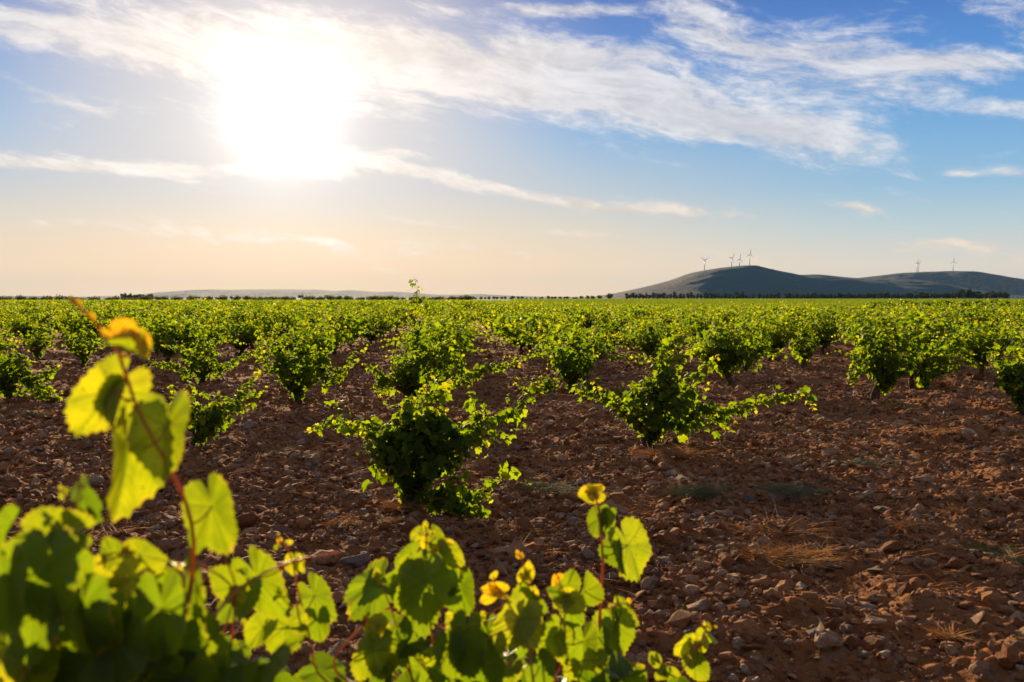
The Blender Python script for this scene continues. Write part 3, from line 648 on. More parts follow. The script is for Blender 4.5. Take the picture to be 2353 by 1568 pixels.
# near vines, each set out from the photograph: base px, base distance, leafy body px box, long shoots px
HERO = [
 dict(b=(945, 1188), box=(858, 1085, 925, 1165), n=17, fill=330, seed=101, lean=(-.02, 0),
      ex=[[(935, 1060, 0), (905, 1010, -.05), (850, 980, -.12), (790, 972, -.18), (735, 980, -.2), (706, 990, -.22)], [(990, 1000, 0), (985, 930, .1), (1010, 880, .15), (1045, 875, .15)],
          [(960, 1020, 0), (935, 960, -.1), (955, 915, -.12), (985, 895, -.14)],
          [(1030, 1040, 0), (1075, 985, .05), (1130, 975, .1), (1180, 955, .15), (1215, 900, .2), (1247, 868, .25)], [(1050, 1030, -.1), (1090, 970, -.1), (1100, 945, -.1)],
          [(985, 1150, -.1), (1035, 1120, -.2), (1085, 1145, -.25), (1130, 1110, -.25), (1168, 1092, -.25)], [(985, 1165, -.15), (1030, 1150, -.25), (1075, 1185, -.3), (1098, 1225, -.3)],
          [(900, 1080, 0), (872, 1040, -.1), (858, 1010, -.1)]],
      lab='nearest whole bush vine, long leafy arms spread both ways over stony red soil'),
 dict(b=(1490, 1036), box=(1410, 1600, 860, 1015), n=15, fill=230, seed=102, lean=(0, 0),
      ex=[[(1450, 960, 0), (1400, 925, -.1), (1350, 905, -.15), (1325, 903, -.2)], [(1510, 920, 0), (1515, 840, .1), (1545, 790, .1), (1570, 765, .1)], [(1530, 900, 0), (1560, 830, -.1), (1590, 800, -.1)],
          [(1550, 990, 0), (1610, 950, -.1), (1690, 942, -.1), (1770, 915, -.1), (1850, 910, -.1), (1870, 945, -.1)], [(1560, 960, .1), (1640, 965, .2), (1700, 950, .2), (1740, 930, .2)],
          [(1560, 930, .1), (1600, 870, .1), (1650, 820, .1)], [(1500, 930, .1), (1530, 860, .1), (1520, 800, .1)]],
      lab='bush vine with a very long low arm trailing across bare soil'),
 dict(b=(452, 1036), box=(435, 520, 930, 1020), n=8, fill=46, seed=103, lean=(0, 0), r=.035, th=.16, ls=.056,
      ex=[[(455, 990, 0), (440, 930, -.05), (436, 880, -.05)], [(450, 960, 0), (420, 930, -.1), (388, 905, -.1)], [(470, 990, 0), (520, 940, .05), (560, 900, .1), (595, 850, .1)], [(480, 980, 0), (530, 960, 0), (580, 925, 0)], [(470, 1000, 0), (490, 960, .1), (500, 930, .1)]],
      lab='small sparse young vine with two thin arms, behind the tall yellow shoot'),
 dict(b=(680, 930), box=(612, 775, 785, 910), n=18, fill=230, seed=104, lean=(0, 0),
      ex=[[(650, 850, 0), (630, 790, 0), (640, 745, 0)], [(690, 830, 0), (700, 780, 0), (705, 740, 0)], [(730, 840, 0), (755, 800, .1), (765, 760, .1)], [(750, 870, 0), (790, 860, .1), (815, 830, .1)], [(620, 850, 0), (600, 800, 0), (598, 770, .1)]],
      lab='upright vase-shaped vine with a thick visible trunk between two narrow soil aisles'),
 dict(b=(930, 935), box=(885, 1075, 775, 915), n=20, fill=330, seed=105, lean=(0, 0), tall=True,
      ex=[[(900, 880, 0), (860, 850, -.3), (835, 838, -.4)], [(895, 890, -.3), (880, 870, -.5), (868, 890, -.5), (882, 915, -.5)], [(950, 800, 0), (952, 745, 0), (957, 700, 0), (960, 656, 0)], [(1060, 880, 0), (1110, 845, .1), (1160, 840, .2), (1195, 832, .2)], [(1010, 820, 0), (1030, 770, .1), (1035, 745, .1)]],
      lab='large vine with one thin shoot reaching above the horizon'),
 dict(b=(1312, 908), box=(1255, 1378, 770, 890), n=16, fill=210, seed=106, lean=(0, 0),
      ex=[[(1270, 880, 0), (1215, 905, -.5), (1180, 880, -.6)], [(1320, 800, 0), (1330, 760, 0), (1345, 730, 0)], [(1340, 870, 0), (1380, 900, -.4), (1420, 905, -.6)]],
      lab='bushy vine hanging almost to the soil between the two long-armed vines'),
 dict(b=(462, 888), box=(425, 510, 775, 870), n=13, fill=130, seed=107, lean=(0, 0), ls=.058,
      ex=[[(440, 860, 0), (400, 840, 0), (350, 838, 0), (315, 843, 0)], [(440, 830, 0), (400, 800, 0), (370, 795, 0)], [(490, 860, 0), (540, 830, 0), (590, 805, 0)], [(460, 800, 0), (470, 760, 0), (478, 738, 0)]],
      lab='vine with thin arms reaching out level over the soil, behind the small young vine'),
 dict(b=(18, 928), box=(-50, 80, 790, 905), n=16, fill=180, seed=108, lean=(.0, 0),
      ex=[[(60, 870, 0), (100, 905, -.2), (125, 930, -.3), (145, 900, -.3)], [(60, 880, 0), (110, 865, 0), (140, 840, 0)], [(10, 800, 0), (15, 760, 0)]],
      lab='vine with dark leaning trunk cut by the picture edge, one thin arm drooping to soil'),
 dict(b=(1712, 860), box=(1680, 1745, 795, 845), n=9, fill=50, seed=109, lean=(0, 0), r=.04, th=.22, ls=.056,
      ex=[[(1690, 820, 0), (1660, 795, 0), (1636, 782, 0)], [(1725, 830, 0), (1740, 800, 0), (1755, 790, 0)]],
      lab='small light green vine with its short trunk standing free on open soil'),
 dict(b=(1836, 852), box=(1812, 1885, 748, 838), n=12, fill=110, seed=110, lean=(.10, 0), th=.42, r=.045,
      ex=[[(1850, 780, 0), (1855, 740, 0)]], lab='narrow vine standing on a bare slanting trunk'),
 dict(b=(1995, 920), box=(1950, 2125, 745, 895), n=22, fill=380, seed=111, lean=(.22, 0), th=.40, r=.075,
      ex=[[(2000, 780, 0), (1990, 740, 0), (2000, 715, 0)], [(2100, 800, 0), (2130, 760, 0), (2140, 730, 0)], [(1970, 830, 0), (1955, 870, -.2), (1960, 890, -.2)]],
      lab='very dense dark green vine on a thick slanting trunk'),
 dict(b=(2150, 905), box=(2105, 2240, 770, 885), n=18, fill=240, seed=112, lean=(0, 0), dy=.9,
      ex=[[(2190, 800, 0), (2210, 760, 0)]], lab='broad dark vine merging with the very dense slanting-trunk vine'),
 dict(b=(2352, 962), box=(2290, 2430, 800, 945), n=18, fill=260, seed=113, lean=(0, 0),
      ex=[[(2310, 860, 0), (2290, 830, 0), (2285, 800, 0)]], lab='dense vine with foliage down to the soil, cut by the picture edge'),
 dict(b=(2262, 838), box=(2225, 2330, 735, 825), n=13, fill=150, seed=114, lean=(-.1, 0), th=.42, ex=[], lab='vine with a dark leaning trunk in front of the darker vine rows'),
 dict(b=(188, 845), box=(150, 245, 745, 825), n=13, fill=130, seed=115, lean=(0, 0), ex=[[(170, 800, 0), (150, 770, 0)]], lab='round dark vine directly behind the orange leaf tip'),
 dict(b=(88, 832), box=(45, 130, 735, 815), n=13, fill=140, seed=116, lean=(0, 0), ex=[], lab='round vine beside an open patch of bare soil and the orange leaf tip'),
]
placed = []
for h in HERO:
    bx, by = h['b']; d0 = ray(bx, by); Y = CAM_H * d0[1] / -d0[2]; X = CAM_H * d0[0] / -d0[2]; Y += h.get('dy', 0)
    z0 = float(gz(X, Y)) - .02; base = np.array([X, Y, z0]); placed.append((X, Y))
    x0, x1, y0, y1 = h['box']; y1 += .35 * (by - y1) + 8; top = at((x0 + x1) / 2, y0, Y); bot = at((x0 + x1) / 2, y1, Y); ew = (x1 - x0) / 2 / FPX * Y * 1.08
    c = (top + bot) / 2 - base; e = (top[2] - bot[2]) / 2
    lod = 0
    ex = [[at(p[0], p[1], Y + p[2]) - base for p in pl] for pl in h['ex']]
    tg, cg, fg = vine_geo(h['seed'], lod, (c[0], c[1], c[2], ew, max(ew * .85, .3), e), h.get('th', .26) * .9, h.get('r', .065) * .75, h['lean'], h['n'], h['fill'], h.get('ls', .064), ex, 1 if h.get('r', 1) > .06 else 0, 1.0)
    add_vine(base, (tg.build('trunk', M_BARK), cg.build('canes', M_CANE), fg.build('foliage', M_LEAF)), h['lab'])

# the rest of the vineyard
GEN = []
for i in range(9):
    rg = R(300 + i); w = rg.uniform(.62, .92); hh = rg.uniform(.40, .50)
    tg, cg, fg = vine_geo(200 + i, 0 if i < 3 else 1, (rg.uniform(-.05, .05), rg.uniform(-.05, .05), hh + .15, w, w, hh), rg.uniform(.20, .32), rg.uniform(.038, .052), (rg.uniform(-.12, .12), rg.uniform(-.12, .12)), 24, 250 if i < 3 else 200, .066 if i < 3 else .070, (), 12, tendril=.1)
    GEN.append((tg.build('trunk', M_BARK), cg.build('canes', M_CANE), fg.build('foliage', M_LEAF)))
rng = R(77); cand = []
for ix in range(-260, 261):
    for iy in range(2, 158):
        Y = iy * 2.6 + .9 * ((ix % 2) - .5) + rng.normal() * .30; X = .55 - .047 * Y + (ix + .5) * 2.6 + rng.normal() * (.2 + .4 * float(sstep(38, 60, Y)))
        if Y < 6 or Y > 400 or abs(X) > Y * .62 + 3: continue
        if rng.uniform() < .04: continue
        if min((X - a) ** 2 + (Y - b) ** 2 for a, b in placed) < 1.8 ** 2: continue
        if Y < 15 and abs(X) < Y * .56: continue           # the near open ground holds only the vines set out above
        if X > 3 and 24 < Y < 26 and X < 8: continue
        cand.append((X, Y, X / Y, rng.uniform(.86, 1.26)))
inview = sorted([c for c in cand if abs(c[2]) < .53], key=lambda c: c[1]); N_OBJ = 278
cut = inview[N_OBJ][1]
far_pts = []
for (X, Y, q, s) in cand:
    if Y < cut:
        if abs(q) >= .60 : continue
        k = rng.integers(3) if Y < 24 else rng.integers(3, 9) if Y > 32 else rng.integers(9)
        z = float(gz(X, Y)) - .03
        if Y < 30: lab, grp = 'leafy green bush vine in the middle rows, soil showing between it and its neighbours', 'bush vines of the middle rows'
        else: lab, grp = 'small bush vine deep in the vineyard where the rows close into green', 'bush vines of the farther rows'
        add_vine((X, Y, z), GEN[k], lab, grp, rng.uniform(0, 6.28), s)
    else: far_pts.append((X, Y, s))

# ------------------------------------------------------------------ instanced stuff (uncountable)
def instancer(name, pts, protos, label=None, tone=None):
    """one object of kind stuff: points carrying rotation, scale, variant and tone"""
    me = bpy.data.meshes.new(name); n = len(pts['co']); me.vertices.add(n); me.vertices.foreach_set('co', np.asarray(pts['co'], np.float32).ravel())
    for k in ('rot', 'scl'):
        a = me.attributes.new(k, 'FLOAT_VECTOR', 'POINT'); a.data.foreach_set('vector', np.asarray(pts[k], np.float32).ravel())
    a = me.attributes.new('idx', 'INT', 'POINT'); a.data.foreach_set('value', np.asarray(pts['idx'], np.int32))
    a = me.attributes.new('tone', 'FLOAT', 'POINT'); a.data.foreach_set('value', np.asarray(pts['tone'], np.float32))
    o = bpy.data.objects.new(name, me); COL.objects.link(o); tag(o, kind='stuff')
    ng = bpy.data.node_groups.new(name, 'GeometryNodeTree')
    ng.interface.new_socket('Geometry', in_out='INPUT', socket_type='NodeSocketGeometry'); ng.interface.new_socket('Geometry', in_out='OUTPUT', socket_type='NodeSocketGeometry')
    gi = ng.nodes.new('NodeGroupInput'); go = ng.nodes.new('NodeGroupOutput'); jn = ng.nodes.new('GeometryNodeJoinGeometry')
    def named(nm, ty):
        a = ng.nodes.new('GeometryNodeInputNamedAttribute'); a.data_type = ty; a.inputs['Name'].default_value = nm; return a.outputs[0]
    idx = named('idx', 'INT'); rot = named('rot', 'FLOAT_VECTOR'); scl = named('scl', 'FLOAT_VECTOR')
    for k, pm in enumerate(protos):
        po = bpy.data.objects.new(name + '_kind', pm)      # not linked to the scene: only the source of the copies
        oi = ng.nodes.new('GeometryNodeObjectInfo'); oi.inputs['Object'].default_value = po
        cmp = ng.nodes.new('FunctionNodeCompare'); cmp.data_type = 'INT'; cmp.operation = 'EQUAL'
        ia = [s for s in cmp.inputs if s.type == 'INT']; ng.links.new(idx, ia[0]); ia[1].default_value = k
        ins = ng.nodes.new('GeometryNodeInstanceOnPoints')
        ng.links.new(gi.outputs[0], ins.inputs['Points']); ng.links.new(cmp.outputs[0], ins.inputs['Selection']); ng.links.new(oi.outputs['Geometry'], ins.inputs['Instance'])
        ng.links.new(rot, ins.inputs['Rotation']); ng.links.new(scl, ins.inputs['Scale']); ng.links.new(ins.outputs[0], jn.inputs[0])
    ng.links.new(jn.outputs[0], go.inputs[0])
    md = o.modifiers.new('scatter', 'NODES'); md.node_group = ng
    return o

def rock_mesh(seed, angular=True, flat=.6, n=16, cuts=0):
    import bmesh
    rg = R(seed); bm = bmesh.new()
    if angular:
        q = rg.normal(size=(n, 3)); q /= np.linalg.norm(q, axis=1)[:, None]; q *= rg.uniform(.75, 1.05, (n, 1)); q *= [1, rg.uniform(.6, .9), flat]
        for p in q: bm.verts.new(p)
        bmesh.ops.convex_hull(bm, input=bm.verts[:])
        bmesh.ops.delete(bm, geom=[v for v in bm.verts if not v.link_faces], context='VERTS')
        bmesh.ops.bevel(bm, geom=bm.edges[:], offset=.05, segments=1, affect='EDGES')
        if cuts:
            bmesh.ops.triangulate(bm, faces=bm.faces[:]); bmesh.ops.subdivide_edges(bm, edges=bm.edges[:], cuts=cuts, use_grid_fill=True)
            for v in bm.verts:
                c = np.array(v.co); a = vnoise(np.array([c[0] * 3 + c[2] * 2]), np.array([c[1] * 3 - c[2] * 5]), seed)[0]; b = vnoise(np.array([c[0] * 9]), np.array([c[1] * 9 + c[2] * 14]), seed + 1)[0]
                v.co *= 1 + .16 * a + .07 * b
    else:
        bmesh.ops.create_icosphere(bm, subdivisions=2, radius=1.0)
        for v in bm.verts:
            c = np.array(v.co); a = vnoise(np.array([c[0] * 1.7 + seed]), np.array([c[1] * 1.7 + c[2] * 2.3]), seed)[0]; b = vnoise(np.array([c[0] * 4]), np.array([c[1] * 4 + c[2] * 5]), seed + 9)[0]
            v.co *= 1 + .75 * a + .35 * b; v.co.z *= .72
    me = bpy.data.meshes.new('stone'); bm.to_mesh(me); bm.free()
    return me
ROCKS = [rock_mesh(1000 + i, True, f, 15) for i, f in enumerate((.62, .5, .75, .35, .28, .65, .45))] + [rock_mesh(1100 + i, True, f, 12) for i, f in enumerate((.22, .4, .55))] + [rock_mesh(2000 + i, False) for i in range(4)]
for m_ in ROCKS: m_.materials.append(M_STONE)

def scatter_stones():
    rg = R(9); co = []; sc = []; rt = []; ix = []; tn = []
    for (r0, r1, dens, s0, s1, falloff) in ((2.6, 8, 1000, .005, .010, 1), (2.6, 13, 640, .009, .020, 1), (2.6, 11, 130, .018, .038, 1), (2.6, 26, 210, .018, .040, 1), (2.6, 45, 34, .040, .072, 0), (11, 30, 1.6, .07, .10, 0)):
        half = math.radians(34); n = int(dens * half * (r1 ** 2 - r0 ** 2))
        r = np.sqrt(rg.uniform(r0 ** 2, r1 ** 2, n)); a = rg.uniform(-half, half, n)
        keep = rg.uniform(size=n) < (1 - .75 * sstep(r1 * .5, r1, r)) ; x = r * np.sin(a); y = r * np.cos(a)
        clump = vnoise(x * 1.1, y * 1.1, 21) + .6 * vnoise(x * 3.3, y * 3.3, 22); keep &= rg.uniform(size=n) < np.clip(.72 + .9 * clump, .30, 1)
        x, y = x[keep], y[keep]; n = len(x); s = s0 * (s1 / s0) ** (rg.uniform(size=n) ** 1.6)
        co.append(np.stack([x, y, gz(x, y) + s * .18], 1)); sc.append(s[:, None] * rg.uniform(.75, 1.3, (n, 3)))
        rt.append(np.stack([rg.normal(size=n) * .38, rg.normal(size=n) * .38, rg.uniform(0, 6.28, n)], 1))
        ix.append(rg.integers(len(ROCKS), size=n)); tn.append(np.clip(rg.beta(1.5, 1.7, n), 0, 1))
    co = np.concatenate(co); print('stones', len(co))
    instancer('loose_stones', dict(co=co, rot=np.concatenate(rt), scl=np.concatenate(sc), idx=np.concatenate(ix), tone=np.concatenate(tn)), ROCKS)
scatter_stones()

# remaining vineyard rows and the lower parcel beyond
FARV = []
for i in range(4):
    rg = R(400 + i); tg, cg, fg = vine_geo(500 + i, 2, (0, 0, .70, .62, .62, .42), .3, .06, (0, 0), 10, 130, .11, (), 3, .55)
    FARV.append(fg.build('far_vine', M_LEAF))
pts = [(X, Y, s, 1.0) for X, Y, s in far_pts]
for ix in range(-10, 420):       # lower parcel beyond, smaller and closer rows
    for iy in range(0, 190):
        Y = 405 + iy * 4.0 + rng.normal() * .3; X = -.02 * Y + ix * 3.4 + rng.normal() * .2
        if not (.0 < X / Y < .56) or Y > 1120: continue
        if 560 < Y < 600 and X / Y < .3: continue
        pts.append((X, Y, rng.uniform(.95, 1.3), 1.0))
P = np.array(pts); print('far vines', len(P)); n = len(P)
keep = ~((P[:, 1] > 330) & (P[:, 0] / P[:, 1] < -.02)); P = P[keep]; n = len(P)
instancer('distant_vines', dict(co=np.stack([P[:, 0], P[:, 1], macro(P[:, 0], P[:, 1]) - .03], 1), rot=np.stack([np.zeros(n), np.zeros(n), rng.uniform(0, 6.28, n)], 1),
          scl=np.repeat(P[:, 2:3], 3, 1), idx=rng.integers(4, size=n), tone=np.zeros(n)), FARV)
# dark trellised rows at the far side of the near parcel
def trellis(x0, x1, Y0, Y1, seed, label):
    rg = R(seed); r = link('trellised_vine_row', None, loc=((x0 + x1) / 2, (Y0 + Y1) / 2, float(macro((x0 + x1) / 2, (Y0 + Y1) / 2)))); tag(r, label, 'vine row', 'dark trellised vine rows')
    L = x1 - x0; n = int(L * 150); t = rg.uniform(-.5, .5, n); z = rg.uniform(.25, 1.0, n) ** .8 * (1.85 + .35 * vnoise(t * L * 1.3, t * 0, seed))
    P = np.stack([t * L, t * (Y1 - Y0) + rg.normal(size=n) * .2, z], 1)
    g = Geo(); add_leaves(g, T_FAR, P, rg.normal(size=(n, 3)) + [0, 0, .5], rg.normal(size=(n, 3)) + [0, 0, -.5], np.full(n, .13), np.clip(rg.normal(.2, .15, n), 0, 1), np.zeros(n), rg)
    link('foliage', g.build('foliage', M_LEAF), r)
    for k in range(int(L / 3) + 1):
        q = -.5 + k * 3 / L; g = Geo(); tube(g, [(q * L, q * (Y1 - Y0), -.2), (q * L, q * (Y1 - Y0), 1.7)], .03, 6)
        link('post', g.build('post', M_METAL), r)
for k, (xa, xb, Y, lab) in enumerate([(1990, 2062, 122, 'dark vine row, first and lowest beside the windbreak'), (2068, 2110, 112, 'short dark vine row between two longer ones'), (2116, 2200, 100, 'long dark vine row below the taller evergreens'),
        (2206, 2275, 90, 'dark vine row below the end of the evergreen windbreak'), (2282, 2400, 78, 'tallest dark vine row cut by the picture edge')]):
    trellis((xa - CX) / FPX * Y, (xb - CX) / FPX * Y, Y, Y - 3, 600 + k, lab)

# ------------------------------------------------------------------ single rocks that stand out
ROCKB = [rock_mesh(3000 + i, True, f, 13, 2) for i, f in enumerate((.5, .65, .32, .42, .28))]
for m_ in ROCKB: m_.materials.append(M_ROCK)
def gpt(px, py):
    d = ray(px, py); k = CAM_H / -d[2]
    for _ in range(4):
        z = float(gz(d[0] * k, d[1] * k)); k = (CAM_H - z) / -d[2]
    return d[0] * k, d[1] * k, z
for (px, py, w, var, tone, rz, lab) in [
        (1463, 1104, 36, 1, .95, .4, 'pale rounded rock beside the yellow-tipped shoot'), (2118, 1108, 62, 0, .74, .2, 'layered reddish rock alone on loose soil'),
        (1577, 1108, 74, 2, .80, .1, 'wide flat pale slab in shade beside the grey weed'), (1812, 1066, 64, 1, .30, 1.2, 'dark rounded boulder near the trailing vine arm'),
        (2271, 1170, 54, 4, .94, .0, 'thin light slab lying flat near the picture edge'), (2145, 1177, 26, 1, .97, .3, 'small whitish stone between the layered rock and dry tuft'),
        (2095, 1294, 44, 1, .88, .9, 'pale pointed stone at the end of the straw heap'), (1604, 1402, 74, 0, .78, .5, 'sharp layered rock beside a blocky stone'),
        (1532, 1412, 44, 1, .62, .2, 'blocky brown stone touching the sharp layered rock'), (820, 1300, 96, 0, .99, -.2, 'large grey slate slab below the straw mat'),
        (880, 1312, 62, 1, .99, .6, 'grey angular stone leaning on the slate slab'), (832, 1143, 52, 2, .95, .1, 'bright sunlit slab beside the nearest vine'),
        (770, 1128, 50, 1, .35, .8, 'dark upright block near the bright sunlit slab'), (100, 1072, 56, 2, .78, .1, 'flat broad stone on the shaded slope by the young vine'),
        (1660, 1185, 54, 0, .70, .4, 'rounded rock under the grey-green weed'), (1722, 1150, 52, 1, .99, 1.4, 'upright grey slab beside the grey-green weed'),
        (1912, 1305, 60, 2, .99, -.5, 'long dark slate leaning behind the straw heap'), (2180, 1490, 66, 1, .55, .2, 'broad brown rock with dry tuft beside it'),
        (1868, 1462, 58, 0, .99, .3, 'flat grey split slab on small stones'), (2012, 1432, 70, 2, .72, .1, 'long flat reddish slab below the straw heap'),
        (1725, 1530, 60, 0, .7, .3, 'wide reddish rock low beside the last leaves'), (2080, 935, 1, 1, .5, 0, '')]:
    if not lab: continue
    x, y, z = gpt(px, py); s = w / FPX * math.hypot(y, 1.2) * .52
    o = link('rock', ROCKB[var], loc=(x, y, z + s * .12)); o.scale = (s, s, s * (1.15 if 'upright' in lab or 'boulder' in lab else 1)); o.rotation_euler = (trng.normal() * .18, trng.normal() * .18, rz); o['tone'] = float(tone)
    tag(o, lab, 'rock')

# ------------------------------------------------------------------ straw, tufts and weeds
def blades(rg, n, w, h, ln, flat, thick=.0012, curl=.5):
    g = Geo()
    hubs = [(rg.uniform(-.8, .8), rg.uniform(-.8, .8), rg.uniform(.12, .5)) for _ in range(9)]
    for _ in range(n):
        hx_, hy_, hr_ = hubs[int(rg.integers(9))] if n > 30 else (0, 0, 1)
        a = rg.uniform(0, 6.28); rr = math.sqrt(rg.uniform()); p = np.array([(hx_ + math.cos(a) * rr * hr_) * w, (hy_ + math.sin(a) * rr * hr_) * w * .6, 0.0])
        a2 = rg.uniform(0, 6.28); up = rg.uniform(.1, 1) * (1 - flat) + flat * rg.uniform(-.05, .12)
        d = np.array([math.cos(a2), math.sin(a2), up]); d /= np.linalg.norm(d); L = ln * rg.uniform(.4, 1.2)
        side = np.cross(d, [0, 0, 1]) * rg.normal() * curl
        z0 = flat * rg.uniform(0, h) * (1 - rr * .7)
        q = [p + [0, 0, z0], p + d * L * .5 + side * L * .2 + [0, 0, z0 + .02 * h], p + d * L + side * L * .5 + [0, 0, z0 - .15 * L * (1 - flat)]]
        q = [np.array([v[0], v[1], max(v[2], .004)]) for v in q]
        tube(g, polycurve(q, 5), [thick, thick, thick * .9, thick * .7, thick * .3], 3, False)
    return g
for k, (px, py, wpx, n, h, ln, flat, mat, nm, cat, lab) in enumerate([
        (1835, 1300, 225, 1000, .04, .16, .62, M_STRAW, 'straw_heap', 'straw', 'long golden straw heap lying among stones'),
        (1775, 1245, 100, 260, .06, .24, .2, M_STRAW, 'dry_grass_tuft', 'dry grass', 'upright pale dry grass tuft at the end of the straw heap'),
        (838, 1212, 150, 1100, .03, .07, .85, M_STRAW, 'straw_mat', 'straw', 'fine straw mat in front of the nearest whole vine'),
        (935, 1180, 60, 120, .08, .20, .3, M_STRAW, 'dry_root_tangle', 'dry roots', 'hanging dry brown strands at the foot of the nearest whole vine'),
        (1598, 1145, 95, 800, .10, .15, .25, M_GREY, 'withered_weed', 'weed', 'grey-green withered weed on top of a rounded rock'),
        (1830, 1140, 120, 500, .05, .15, .75, M_GREY, 'withered_weed', 'weed', 'shaded grey weed patch beside the upright slate'),
        (2095, 1222, 60, 170, .05, .11, .2, M_STRAW, 'dry_grass_tuft', 'dry grass', 'forked golden dry grass tuft standing on open soil'),
        (2185, 1480, 50, 160, .04, .09, .3, M_STRAW, 'dry_grass_tuft', 'dry grass', 'short golden tuft beside the broad brown rock'),
        (2195, 1185, 90, 160, .03, .09, .6, M_STRAW, 'dry_grass_tuft', 'dry grass', 'low golden tuft near the thin light slab'),
        (2075, 938, 60, 60, .05, .16, .3, M_WEED, 'green_weed', 'weed', 'light green sprawling weed near the slanting-trunk vine'),
        (1280, 1135, 150, 330, .04, .16, .8, M_GREY, 'withered_weed', 'weed', 'dark trailing withered weed beside the nearest whole vine'),
        (1545, 1052, 150, 500, .05, .20, .7, M_STRAW, 'dry_grass_tuft', 'dry grass', 'thin brown grass spread under the long-armed vine'),
        (2360, 1305, 90, 200, .04, .14, .7, M_GREY, 'withered_weed', 'weed', 'grey withered weed at the picture edge'),
        (1985, 1075, 90, 180, .03, .13, .75, M_GREY, 'withered_weed', 'weed', 'thin dark weed strand above the layered rock'),
        (2270, 1280, 90, 160, .04, .10, .6, M_WEED, 'green_weed', 'weed', 'dull green weed between pale stones'),
        (85, 958, 60, 120, .03, .12, .6, M_GREY, 'withered_weed', 'weed', 'small withered weed on soil under the leaning-trunk vine'),
        (640, 1045, 80, 150, .03, .12, .6, M_GREY, 'withered_weed', 'weed', 'small withered weed between the young vine and the nearest vine'),
        (2170, 1000, 100, 110, .02, .15, .8, M_STRAW, 'dry_grass_tuft', 'dry grass', 'few dry stalks lying right of the slanting-trunk vine'),
        (395, 1200, 60, 90, .03, .08, .5, M_STRAW, 'dry_grass_tuft', 'dry grass', 'tiny dry tuft glimpsed between the big backlit leaves')]):
    x, y, z = gpt(px, py); w = wpx / 2 / FPX * y
    g = blades(R(700 + k), int(n * .6), w, h * 1.8, ln * 1.15, flat * .68, .0015 if y < 8 else .0022, 1.4)
    o = link(nm, g.build(nm, mat), loc=(x, y, z + .02)); tag(o, lab, cat)
def scatter_stalks():
    rg = R(15); g = Geo()
    protos = [blades(R(800 + i), 7, .05, .02, .12, .7, .0012).build('stalks', M_STRAW) for i in range(4)]
    n = 1500; r = np.sqrt(rg.uniform(2.8 ** 2, 14 ** 2, n)); a = rg.uniform(-.6, .6, n); x = r * np.sin(a); y = r * np.cos(a)
    k = rg.uniform(size=n) < np.clip(.35 + 2 * vnoise(x * .8, y * .8, 33), .05, 1); x, y = x[k], y[k]; n = len(x)
    instancer('dry_stalks', dict(co=np.stack([x, y, gz(x, y) + .02], 1), rot=np.stack([rg.normal(size=n) * .1, rg.normal(size=n) * .1, rg.uniform(0, 6.28, n)], 1), scl=rg.uniform(.6, 1.5, (n, 1)) * np.ones((1, 3)), idx=rg.integers(4, size=n), tone=np.zeros(n)), protos)
scatter_stalks()

# ------------------------------------------------------------------ the two vines the photographer stands behind
CR = {'a': (0.0, 1105.0, .2953), 'b': (596.0, 1105.0, .2953), 'c': (1095.0, 1076.0, .3137), 'r': (0.0, 624.5, .6016)}
def conv(c, x, y): ox, oy, k = CR[c]; return ox + x * k, oy + y * k
def close_leaf_arrays(entries, rg):
    """entry: crop, x, y of leaf foot, length, tip angle (0 down, + to the right), distance, age, template, roll, pitch"""
    by = {}
    for (c, x, y, L, ang, Yd, age, tm, roll, pit) in entries:
        px, py = conv(c, x, y); P = at(px, py, Yd); s = L * CR[c][2] / FPX * Yd * (.58 if age > .8 else .83)
        a = math.radians(ang + rg.normal() * 4); D = Vector((math.sin(a), 0, -math.cos(a))); N = Vector((0, -1, 0))
        N = Matrix.Rotation(math.radians(roll + rg.normal() * 6), 3, D) @ N; X = D.cross(N)
        Rm = Matrix.Rotation(math.radians(pit + rg.normal() * 6), 3, X); N = Rm @ N; D = Rm @ D
        by.setdefault(tm, []).append((P, np.array(N), np.array(D), s * 1.0, np.clip(rg.normal(.55, .15), 0, 1), age))
    return by
